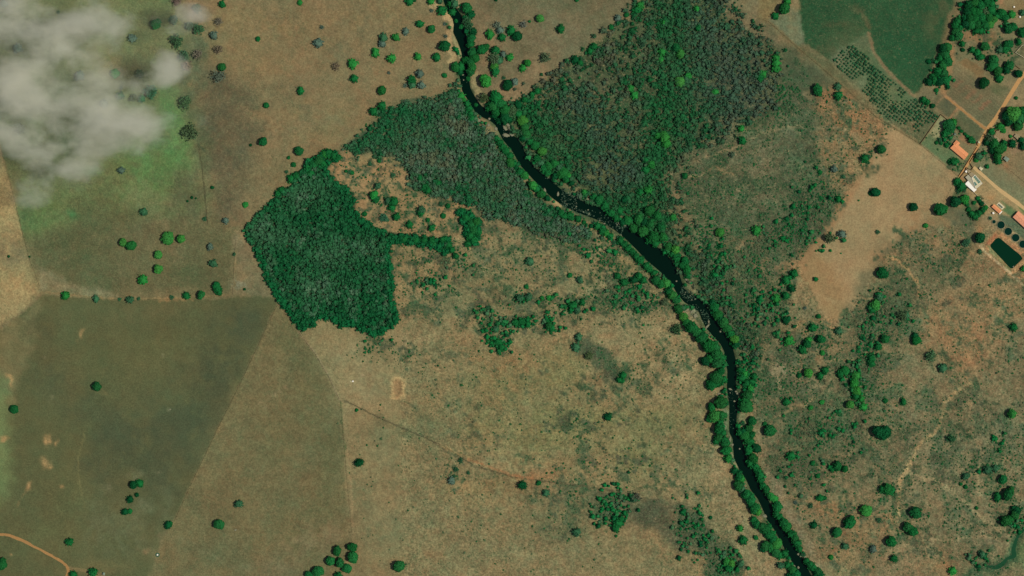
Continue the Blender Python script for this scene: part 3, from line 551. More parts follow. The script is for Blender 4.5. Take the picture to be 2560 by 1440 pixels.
def ground_colour(px, py):
    c = paint(px, py, None, L[:KSPLIT])
    b = busy_map(px, py)
    n1 = fbm(px, py, 90, 41, 4)
    n2 = fbm(px, py, 22, 57, 4, 0.7)
    n3 = fbm(px, py, 7, 71, 2, 0.8)
    ns = fbm(px * 0.9 + py * 0.45, py * 0.22 - px * 0.12, 7, 88, 3, 0.8)      # wind- and plough-drawn streaks
    # low dry scrub and litter, in clotted patches
    sd_ = dens(px, py, SCR)
    pn = fbm(px, py, 26, 611, 3, 0.75); pf = fbm(px, py, 9, 633, 2, 0.8)
    thr_ = 0.60 - 1.85 * sd_
    pq = pn + 0.5 * pf
    cov = sstep(thr_ - 0.3, thr_ + 0.35, pq) * sstep(0.02, 0.12, sd_) * (0.6 + 0.4 * sstep(-0.5, 0.4, pf))
    # cattle trails: thin pale threads winding between the bushes
    rdg = 1 - np.abs(fbm(px, py, 75, 701, 3, 0.6)) * 2.2
    trl = sstep(0.86, 0.97, rdg) * sstep(0.05, 0.2, sd_) * sstep(-0.3, 0.5, fbm(px, py, 120, 733, 2)) * (px > 1640) * 0.4
    scol = lin((52, 78, 49)) * (1 + 0.25 * fbm(px, py, 50, 655, 3))[:, None] + (lin((80, 88, 62)) - lin((52, 78, 49))) * sstep(-.7, .7, fbm(px, py, 40, 677, 3) + 0.3 * pf)[:, None]
    c = c * (1 - 0.95 * cov[:, None]) + scol * 0.95 * cov[:, None]
    c = c * (1 - trl[:, None]) + lin((152, 130, 94)) * trl[:, None]
    c = paint(px, py, c, L[KSPLIT:], KSPLIT)
    v = 1 + 0.045 * n1 + b * (0.09 * n2 + 0.10 * n3 + 0.035 * ns)
    inside = 1 - sstep(0, 120, np.maximum(np.maximum(-220 - px, px - 2780), np.maximum(-160 - py, py - 1600)))
    v = 1 + (v - 1) * inside
    c = c * np.clip(v, 0.55, 1.6)[:, None]
    h = inside[:, None] * (0.05 * fbm(px, py, 60, 133, 3) + 0.05 * b * fbm(px, py, 14, 151, 3, 0.7))[:, None]
    c = c * (1 + h * np.array([1.0, -0.35, -0.5]))
    # tufts: dark green-brown specks where the scrub is busy
    t = sstep(0.62, 1.05, fbm(px, py, 5.5, 191, 2, 0.9)) * np.clip(b - 0.6, 0, 1) * (0.35 + 0.3 * sstep(-0.6, 0.8, fbm(px, py, 45, 205, 3))) * inside
    c = c * (1 - t[:, None]) + lin((60, 84, 50)) * t[:, None]
    # faint combed grass marks in the western pasture
    w = np.exp(-(((px - 440) / 130) ** 2 + ((py - 560) / 120) ** 2))
    st = np.sin((px * 0.8 - py * 0.42 + 9 * fbm(px, py, 40, 222, 2)) * 0.95)
    c = c * (1 + 0.07 * w * st)[:, None]
    # plough rows
    f = 1 - sstep(-3, 3, poly_sd(px, py, [(2386, 162), (2450, 205), (2532, 250), (2470, 322), (2365, 240)]))
    c = c * (1 + 0.10 * f * np.sin((px * 0.62 + py * 0.0 - px * 0 + (py) * -0.78) * 0.9))[:, None]
    c = c * np.array([0.965, 1.015, 1.07])
    return np.clip(c, 0.002, 0.8), np.clip(b - 0.3, 0, 1.3)

# ------------------------------------------------------------------ relief
VILL = [(2270, -400), (3000, -400), (3000, 760), (2560, 760), (2440, 660), (2330, 540), (2280, 380)]
CREEK = [(2640, 1270, 5), (2575, 1312, 5), (2548, 1335, 6), (2540, 1352, 6), (2533, 1376, 9), (2537, 1390, 11), (2518, 1397, 5), (2505, 1412, 10), (2490, 1420, 9), (2460, 1414, 3), (2436, 1424, 2.5), (2418, 1438, 3), (2405, 1460, 4), (2380, 1520, 4)]
TANKPOND = [(2495, 595), (2500, 596), (2553, 640), (2556, 647), (2533, 669), (2527, 671), (2478, 619), (2477, 612), (2490, 597)]
def relief(px, py):
    z = fbm(px, py, 320, 7, 2) * 0.9 + 0.25 * fbm(px, py, 70, 13, 2)
    z = z * sstep(0, 60, poly_sd(px, py, VILL))
    d = line_d(px, py, RIVER)
    z = z * sstep(4, 40, d)
    z = z - 2.4 * (1 - sstep(-5, 6, d))
    d2 = line_d(px, py, CREEK)
    z = z * sstep(3, 20, d2) - 0.8 * (1 - sstep(-3, 4, d2))
    d3 = poly_sd(px, py, TANKPOND)
    z = z - 1.6 * (1 - sstep(-2, 2, d3))
    z = z + 0.8 * np.exp(-((d3 - 8) / 3.2) ** 2)
    d4 = poly_sd(px, py, [(984, 952), (996, 950), (1003, 957), (1003, 985), (994, 992), (985, 983), (982, 966)])
    z = z - 1.5 * (1 - sstep(-5, 1.5, d4)) + 0.5 * np.exp(-((d4 - 5) / 2.5) ** 2)
    return z
def rz(px, py):
    return float(relief(np.array([float(px)]), np.array([float(py)]))[0])

# ------------------------------------------------------------------ materials
def new_mat(name):
    m = bpy.data.materials.new(name)
    m.use_nodes = True
    nt = m.node_tree
    b = nt.nodes["Principled BSDF"]
    b.inputs["Specular IOR Level"].default_value = 0.15
    b.inputs["Roughness"].default_value = 0.9
    return m, nt, b
def grain(nt, b, src, scale=0.6, lo=0.8, hi=1.2, bump=0.0, coord='Object'):
    """multiply a colour socket by fine noise and feed the shader"""
    tc = nt.nodes.new("ShaderNodeNewGeometry")
    nz = nt.nodes.new("ShaderNodeTexNoise")
    nz.inputs["Scale"].default_value = scale
    nz.inputs["Detail"].default_value = 5
    nz.inputs["Roughness"].default_value = 0.65
    nt.links.new(tc.outputs["Position"], nz.inputs["Vector"])
    mr = nt.nodes.new("ShaderNodeMapRange")
    mr.inputs[1].default_value = 0.3; mr.inputs[2].default_value = 0.7
    mr.inputs[3].default_value = lo; mr.inputs[4].default_value = hi
    nt.links.new(nz.outputs["Fac"], mr.inputs[0])
    mx = nt.nodes.new("ShaderNodeVectorMath"); mx.operation = 'SCALE'
    if isinstance(src, tuple):
        mx.inputs[0].default_value = src[:3]
    else:
        nt.links.new(src, mx.inputs[0])
    nt.links.new(mr.outputs[0], mx.inputs["Scale"])
    nt.links.new(mx.outputs[0], b.inputs["Base Color"])
    if bump:
        bp = nt.nodes.new("ShaderNodeBump")
        bp.inputs["Strength"].default_value = bump
        bp.inputs["Distance"].default_value = 0.3
        nt.links.new(nz.outputs["Fac"], bp.inputs["Height"])
        nt.links.new(bp.outputs[0], b.inputs["Normal"])
    return mx
def flat_mat(name, rgb, scale=1.0, lo=0.88, hi=1.12, rough=0.9, bump=0.0, spec=0.15):
    m, nt, b = new_mat(name)
    b.inputs["Roughness"].default_value = rough
    b.inputs["Specular IOR Level"].default_value = spec
    grain(nt, b, tuple(float(v) for v in alb(rgb)), scale, lo, hi, bump)
    return m
def attr_mat(name, attr, scale, lo, hi, bump=0.0):
    m, nt, b = new_mat(name)
    a = nt.nodes.new("ShaderNodeAttribute"); a.attribute_name = attr
    grain(nt, b, a.outputs["Color"], scale, lo, hi, bump)
    return m
def ground_mat():
    m, nt, b = new_mat("dry_ground")
    N, LK = nt.nodes.new, nt.links.new
    a = N("ShaderNodeAttribute"); a.attribute_name = "soil"
    geo = N("ShaderNodeNewGeometry")
    def noise(sc, det, ro, dist=0.0):
        z = N("ShaderNodeTexNoise"); z.inputs["Scale"].default_value = sc; z.inputs["Detail"].default_value = det
        z.inputs["Roughness"].default_value = ro; z.inputs["Distortion"].default_value = dist
        LK(geo.outputs["Position"], z.inputs["Vector"]); return z.outputs["Fac"]
    def mr(v, a0, a1, b0, b1):
        k = N("ShaderNodeMapRange"); k.interpolation_type = 'SMOOTHSTEP'
        for j, q in enumerate((a0, a1, b0, b1)): k.inputs[j + 1].default_value = q
        LK(v, k.inputs[0]); return k.outputs[0]
    def mul(x, y):
        k = N("ShaderNodeMath"); k.operation = 'MULTIPLY'
        LK(x, k.inputs[0])
        if isinstance(y, float): k.inputs[1].default_value = y
        else: LK(y, k.inputs[1])
        return k.outputs[0]
    def mix(f, c0, c1):
        k = N("ShaderNodeMix"); k.data_type = 'RGBA'
        LK(f, k.inputs[0]); LK(c0, k.inputs[6])
        if isinstance(c1, tuple): k.inputs[7].default_value = c1
        else: LK(c1, k.inputs[7])
        return k.outputs[2]
    big = mr(noise(0.035, 3, .6), .38, .6, .35, 1.0)
    tuft = mul(mul(mr(noise(0.30, 5, .85, .6), .49, .60, 0, .85), big), a.outputs["Alpha"])
    c = mix(tuft, a.outputs["Color"], (*[float(v) for v in alb((66, 84, 54))], 1))
    pale = mul(mul(mr(noise(0.26, 5, .85, 1.6), .53, .63, 0, .6), a.outputs["Alpha"]), 0.8)
    c = mix(pale, c, (*[float(v) for v in alb((150, 132, 98))], 1))
    f = mr(noise(0.6, 6, .8), .34, .66, .76, 1.24)
    g1 = mr(noise(0.40, 2, .6), .36, .64, .80, 1.20)
    k = N("ShaderNodeMix"); k.data_type = 'FLOAT'; LK(a.outputs["Alpha"], k.inputs[0]); k.inputs[2].default_value = 1.0; LK(g1, k.inputs[3])
    f = mul(f, k.outputs[0])
    sc = N("ShaderNodeVectorMath"); sc.operation = 'SCALE'; LK(c, sc.inputs[0]); LK(f, sc.inputs["Scale"])
    LK(sc.outputs[0], b.inputs["Base Color"])
    return m
M_ground = ground_mat()
M_stuff = attr_mat("scrub_leaves", "leaf", 0.5, 0.8, 1.2)
def leaf_mat(name):
    m, nt, b = new_mat(name)
    oi = nt.nodes.new("ShaderNodeObjectInfo")
    g = grain(nt, b, oi.outputs["Color"], 0.45, 0.72, 1.28)
    return m
M_leaf = leaf_mat("tree_leaves")
M_bark = flat_mat("bark", (92, 78, 60))

# ------------------------------------------------------------------ object helpers
def tag(o, label=None, cat=None, group=None, kind=None):
    if label: o["label"] = label
    if cat: o["category"] = cat
    if group: o["group"] = group
    if kind: o["kind"] = kind
    return o
def mesh_np(name, V, F, mat=None, smooth=False):
    """V (n,3); F list of (m,k) arrays of equal-length faces"""
    me = bpy.data.meshes.new(name)
    V = np.asarray(V, np.float32)
    Fs = [np.asarray(f, np.int32) for f in (F if isinstance(F, list) else [F])]
    me.vertices.add(len(V)); me.vertices.foreach_set("co", V.ravel())
    loops = np.concatenate([f.ravel() for f in Fs])
    sizes = np.concatenate([np.full(len(f), f.shape[1], np.int32) for f in Fs])
    me.loops.add(len(loops)); me.loops.foreach_set("vertex_index", loops)
    me.polygons.add(len(sizes))
    me.polygons.foreach_set("loop_start", np.concatenate([[0], np.cumsum(sizes)[:-1]]).astype(np.int32))
    me.polygons.foreach_set("loop_total", sizes)
    me.polygons.foreach_set("use_smooth", np.full(len(sizes), bool(smooth)))
    me.update(calc_edges=True)
    if mat: me.materials.append(mat)
    return me
def add(name, me, parent=None, loc=(0, 0, 0), rz_=0.0, scale=None):
    o = bpy.data.objects.new(name, me)
    S.collection.objects.link(o)
    o.location = loc
    o.rotation_euler = (0, 0, rz_)
    if scale is not None: o.scale = scale
    if parent: o.parent = parent
    return o
def empty(name, loc, rz_=0.0):
    return add(name, None, None, loc, rz_)
def point_colour(me, name, rgb, al=None):
    a = me.color_attributes.new(name, 'FLOAT_COLOR', 'POINT')
    n = len(me.vertices)
    c = np.ones((n, 4), np.float32); c[:, :3] = rgb
    if al is not None: c[:, 3] = al
    a.data.foreach_set("color", c.ravel())
def box_arrays(x0, x1, y0, y1, z0, z1):
    V = np.array([(x, y, z) for z in (z0, z1) for y in (y0, y1) for x in (x0, x1)], float)
    F = np.array([(0, 2, 3, 1), (4, 5, 7, 6), (0, 1, 5, 4), (2, 6, 7, 3), (0, 4, 6, 2), (1, 3, 7, 5)])
    return V, F
class MB:
    def __init__(s): s.V = []; s.F3 = []; s.F4 = []; s.n = 0
    def add(s, V, F):
        F = np.asarray(F)
        (s.F3 if F.shape[1] == 3 else s.F4).append(F + s.n)
        s.V.append(np.asarray(V, float)); s.n += len(V); return s
    def prism(s, pts, z0, z1):
        """closed prism over a 4-corner outline given in metres"""
        n = len(pts)
        ar = sum(pts[i][0] * pts[(i + 1) % n][1] - pts[(i + 1) % n][0] * pts[i][1] for i in range(n))
        if ar < 0: pts = pts[::-1]
        V = [(x, y, z0) for x, y in pts] + [(x, y, z1) for x, y in pts]
        s.add(V, [(i, (i + 1) % n, n + (i + 1) % n, n + i) for i in range(n)])
        b = s.n - 2 * n
        tri_t = [(b + n, b + n + i, b + n + i + 1) for i in range(1, n - 1)]
        tri_b = [(b, b + i + 1, b + i) for i in range(1, n - 1)]
        s.F3.append(np.array(tri_t + tri_b))
        return s
    def tube(s, a, b, r0, r1, k=6):
        a = np.array(a, float); b = np.array(b, float)
        d = b - a; d /= np.linalg.norm(d)
        u = np.cross(d, (0, 0, 1) if abs(d[2]) < 0.9 else (1, 0, 0)); u /= np.linalg.norm(u); v = np.cross(d, u)
        V = []
        for c, r in ((a, r0), (b, r1)):
            for i in range(k):
                t = 2 * math.pi * i / k
                V.append(c + r * (math.cos(t) * u + math.sin(t) * v))
        s.add(V, [(i, (i + 1) % k, k + (i + 1) % k, k + i) for i in range(k)])
        return s
    def mesh(s, name, mat, smooth=False):
        F = []
        if s.F3: F.append(np.concatenate(s.F3))
        if s.F4: F.append(np.concatenate(s.F4))
        return mesh_np(name, np.concatenate(s.V), F, mat, smooth)

# ------------------------------------------------------------------ the ground sheet
step = 3.2
gx = np.arange(-220, 2780.1, step); gy = np.arange(-160, 1600.1, step)
def stretch(g, lo, hi):
    out = [60, 160, 400, 1200, 4000, 14000, 40000]
    return np.concatenate([[lo - o for o in out[::-1]], g, [hi + o for o in out]])
gx = stretch(gx, gx[0], gx[-1]); gy = stretch(gy, gy[0], gy[-1])
NX, NY = len(gx), len(gy)
GXX, GYY = np.meshgrid(gx, gy)
fx, fy = GXX.ravel(), GYY.ravel()
gz = relief(fx, fy)
gcol, gbusy = ground_colour(fx, fy)
i = np.arange(NY - 1)[:, None] * NX + np.arange(NX - 1)[None, :]
F = np.stack([i, i + NX, i + NX + 1, i + 1], -1).reshape(-1, 4)
gm = mesh_np("ground", np.stack([X(fx), Y(fy), gz], 1), F, M_ground, True)
point_colour(gm, "soil", gcol / LIT, gbusy)
ground = add("ground", gm)
tag(ground, "dry grass, red soil and grazed fields across the whole valley floor", None, None, "structure")

# ------------------------------------------------------------------ water
def water_mat(name, rgb, rough=0.12, spec=0.35):
    m, nt, b = new_mat(name)
    b.inputs["Base Color"].default_value = (*[float(v) for v in alb(rgb)], 1)
    b.inputs["Roughness"].default_value = rough
    b.inputs["Specular IOR Level"].default_value = spec
    tc = nt.nodes.new("ShaderNodeNewGeometry")
    nz = nt.nodes.new("ShaderNodeTexNoise"); nz.inputs["Scale"].default_value = 0.8; nz.inputs["Detail"].default_value = 4
    bp = nt.nodes.new("ShaderNodeBump"); bp.inputs["Strength"].default_value = 0.04; bp.inputs["Distance"].default_value = 0.1
    nt.links.new(tc.outputs["Position"], nz.inputs["Vector"])
    nt.links.new(nz.outputs["Fac"], bp.inputs["Height"]); nt.links.new(bp.outputs[0], b.inputs["Normal"])
    return m
def ribbon(pts, z, extra=0.0, sub=4, jit=0.0, drape=None, seed=1):
    """strip along (px, py, half width) points, in metres"""
    Pn = []
    for a, b in zip(pts[:-1], pts[1:]):
        for k in range(sub):
            t = k / sub
            Pn.append([a[j] + (b[j] - a[j]) * t for j in range(3)])
    Pn.append(list(pts[-1]))
    Pn = np.array(Pn, float)
    for _ in range(2):
        Pn[1:-1] = (Pn[:-2] + 2 * Pn[1:-1] + Pn[2:]) / 4
    T = np.gradient(Pn[:, :2], axis=0)
    T /= np.linalg.norm(T, axis=1)[:, None] + 1e-9
    N = np.stack([-T[:, 1], T[:, 0]], 1)
    r_ = np.random.default_rng(seed)
    w = Pn[:, 2] + extra
    V = []
    K = 4
    for kk in range(K + 1):
        f = kk / K * 2 - 1
        j = r_.normal(0, jit, len(Pn)) if kk in (0, K) else 0
        q = Pn[:, :2] + N * ((w + j) * f)[:, None]
        zz = z if drape is None else relief(q[:, 0], q[:, 1]) + drape
        V.append(np.stack([X(q[:, 0]), Y(q[:, 1]), np.broadcast_to(zz, len(q))], 1))
    V = np.stack(V, 1).reshape(-1, 3)
    n = len(Pn)
    F = []
    for a in range(n - 1):
        for kk in range(K):
            b = a * (K + 1) + kk
            F.append((b, b + 1, b + K + 2, b + K + 1))
    F = np.array(F)
    a, b, c = V[F[0][0]], V[F[0][1]], V[F[0][2]]
    if np.cross(b - a, c - a)[2] < 0: F = F[:, ::-1]
    return V, F
V, F = ribbon(RIVER, -1.25, 3.0)
o = add("river", mesh_np("river", V, F, water_mat("river_water", (1, 24, 14), 0.08, 0.12), True))
tag(o, "dark green winding river between wooded banks", None, None, "structure")
V, F = ribbon([(a, b, w * .55) for a, b, w in CREEK], -0.72, 0.5)
o = add("stream", mesh_np("stream", V, F, water_mat("weedy_water", (30, 72, 46), 0.08, 0.08), True))
tag(o, "weedy green stream in the bottom right corner", None, None, "structure")

# ------------------------------------------------------------------ roads
M_road = flat_mat("red_dirt_road", (184, 140, 90), 0.5, 0.88, 1.12)
M_road2 = flat_mat("pale_dirt_lane", (192, 160, 112), 0.5, 0.88, 1.12)
M_road3 = flat_mat("brown_dirt_track", (162, 122, 76), 0.5, 0.85, 1.12)
def road(name, pts, mat, label, sub=5, jit=0.25, dr=0.05):
    V, F = ribbon(pts, 0, 0, sub, jit, dr)
    o = add(name, mesh_np(name, V, F, mat))
    tag(o, label, None, None, "structure")
road("dirt_road", [(2760, -60, 5), (2640, 70, 5), (2560, 186, 5), (2545, 205, 5), (2515, 255, 4.8), (2490, 295, 4.6), (2470, 322, 5.5), (2458, 342, 4), (2446, 364, 4), (2432, 388, 3.8), (2420, 408, 4.5), (2406, 432, 3), (2398, 443, 2)],
     M_road, "orange dirt road running from the right edge down past the farmhouse")
road("farm_lane", [(2434, 418, 4), (2450, 432, 4.4), (2475, 454, 3.6), (2500, 476, 4.5), (2525, 494, 5), (2560, 520, 4.5), (2650, 590, 4), (2760, 670, 4)],
     M_road2, "pale dirt lane leading away from the white house", dr=0.07)
road("field_lane", [(2364, 242, 1.6), (2398, 269, 2.0), (2430, 296, 2.2), (2466, 324, 3)], M_road3, "brown lane between the ploughed plots", dr=0.06)
road("dirt_track", [(-160, 1330, 3), (-30, 1338, 3), (5, 1336, 3.2), (20, 1337, 3.4), (50, 1348, 4), (90, 1368, 3.2), (130, 1390, 3), (155, 1404, 3), (168, 1416, 3.6), (172, 1430, 4), (165, 1450, 5), (150, 1520, 4)],
     M_road3, "brown dirt track curving through the olive field at bottom left", jit=0.5)

# ------------------------------------------------------------------ crowns
def ico(sub):
    t = (1 + 5 ** 0.5) / 2
    V = [(-1, t, 0), (1, t, 0), (-1, -t, 0), (1, -t, 0), (0, -1, t), (0, 1, t), (0, -1, -t), (0, 1, -t), (t, 0, -1), (t, 0, 1), (-t, 0, -1), (-t, 0, 1)]
    F = [(0, 11, 5), (0, 5, 1), (0, 1, 7), (0, 7, 10), (0, 10, 11), (1, 5, 9), (5, 11, 4), (11, 10, 2), (10, 7, 6), (7, 1, 8),
         (3, 9, 4), (3, 4, 2), (3, 2, 6), (3, 6, 8), (3, 8, 9), (4, 9, 5), (2, 4, 11), (6, 2, 10), (8, 6, 7), (9, 8, 1)]
    V = [np.array(v, float) / np.linalg.norm(v) for v in V]
    for _ in range(sub):
        cache = {}; G_ = []
        def mid(a, b):
            k = (min(a, b), max(a, b))
            if k not in cache:
                m = V[a] + V[b]; V.append(m / np.linalg.norm(m)); cache[k] = len(V) - 1
            return cache[k]
        for a, b, c in F:
            x, y, z = mid(a, b), mid(b, c), mid(c, a)
            G_ += [(a, x, z), (b, y, x), (c, z, y), (x, y, z)]
        F = G_
    return np.array(V), np.array(F)
ICO3 = ico(3); ICO1 = ico(1); ICO0 = ico(0); ICO2 = ico(2)
def quads(C, size, r_, flat=0.4):
    """leafy sprays: randomly turned small quads centred on C"""
    n = len(C)
    d = r_.normal(size=(n, 3)); d[:, 2] = np.abs(d[:, 2]) + flat
    d /= np.linalg.norm(d, axis=1)[:, None]
    u = np.cross(d, r_.normal(size=(n, 3))); u /= np.linalg.norm(u, axis=1)[:, None]
    v = np.cross(d, u)
    s = (size * r_.uniform(0.6, 1.3, n))[:, None]
    V = np.stack([C - u * s - v * s * .7, C + u * s - v * s * .6, C + u * s * .8 + v * s * .8, C - u * s * .7 + v * s], 1).reshape(-1, 3)
    F = np.arange(4 * n).reshape(n, 4)
    return V, F
def crown_mesh(name, seed, lobes=5, core=True, nleaf=420, size=0.1, spread=0.42):
    r_ = np.random.default_rng(seed)
    mb = MB()
    cs = [(0, 0, 0.62, 0.72)]
    for k in range(lobes):
        a = 2 * math.pi * (k + r_.uniform(-.3, .3)) / lobes
        q = spread * r_.uniform(0.7, 1.15)
        cs.append((q * math.cos(a), q * math.sin(a), r_.uniform(0.42, 0.72), r_.uniform(0.40, 0.56)))
    V, F = ICO3 if core else ICO1
    # one skin wrapped round all the lobes
    dirs = V.copy()
    R = np.zeros(len(V))
    for cx, cy, cz, cr in cs:
        c = np.array([cx, cy, cz - 0.55])
        b = dirs @ c; q = b * b - (c @ c) + cr * cr
        R = np.maximum(R, np.where(q > 0, b + np.sqrt(np.maximum(q, 0)), 0))
    R = np.maximum(R, 0.35)
    lump = fbm(dirs[:, 0] * 3 + dirs[:, 2] * 2, dirs[:, 1] * 3 - dirs[:, 2] * 2, 0.75, seed, 3, 0.7)
    R = R * (1 + 0.11 * lump)
    P_ = dirs * R[:, None]
    P_[:, 2] = np.where(P_[:, 2] < 0, P_[:, 2] * 0.45, P_[:, 2]) * 0.95 + 0.62
    if core:
        mb.add(P_, F)
    # sprays over the skin
    idx = r_.integers(0, len(P_), nleaf)
    C = P_[idx] + r_.normal(0, 0.035 if core else 0.11, (nleaf, 3))
    if not core:
        C = (C - [0, 0, .6]) * r_.uniform(0.25, 1.12, nleaf)[:, None] + [0, 0, .6]
    C = C[C[:, 2] > 0.25]
    mb.add(*quads(C, size, r_))
    me = mb.mesh(name, M_leaf, True)
    # leaves keep their own faint colour differences
    return me
CROWNS = [crown_mesh("crown", 100 + k, lobes=[5, 6, 4, 7, 5, 6, 4, 5][k], spread=[.42, .44, .4, .46, .38, .48, .45, .4][k]) for k in range(8)]
LOOSE = [crown_mesh("crown", 200 + k, lobes=5, core=False, nleaf=300, size=0.085) for k in range(4)]
HALF = [crown_mesh("crown", 300 + k, lobes=6, core=False, nleaf=620, size=0.10) for k in range(3)]
def trunk_mesh(k):
    r_ = random.Random(k)
    mb = MB()
    lx, ly = r_.uniform(-.08, .08), r_.uniform(-.08, .08)
    mb.tube((0, 0, -0.06), (lx, ly, 0.42), 0.065, 0.045, 7)
    for j in range(4):
        a = j * 1.57 + r_.uniform(-.4, .4)
        mb.tube((lx, ly, 0.36), (lx + .42 * math.cos(a), ly + .42 * math.sin(a), 0.72 + r_.uniform(-.05, .08)), 0.036, 0.014, 5)
    return mb.mesh("trunk", M_bark)
TRUNKS = [trunk_mesh(k) for k in range(4)]

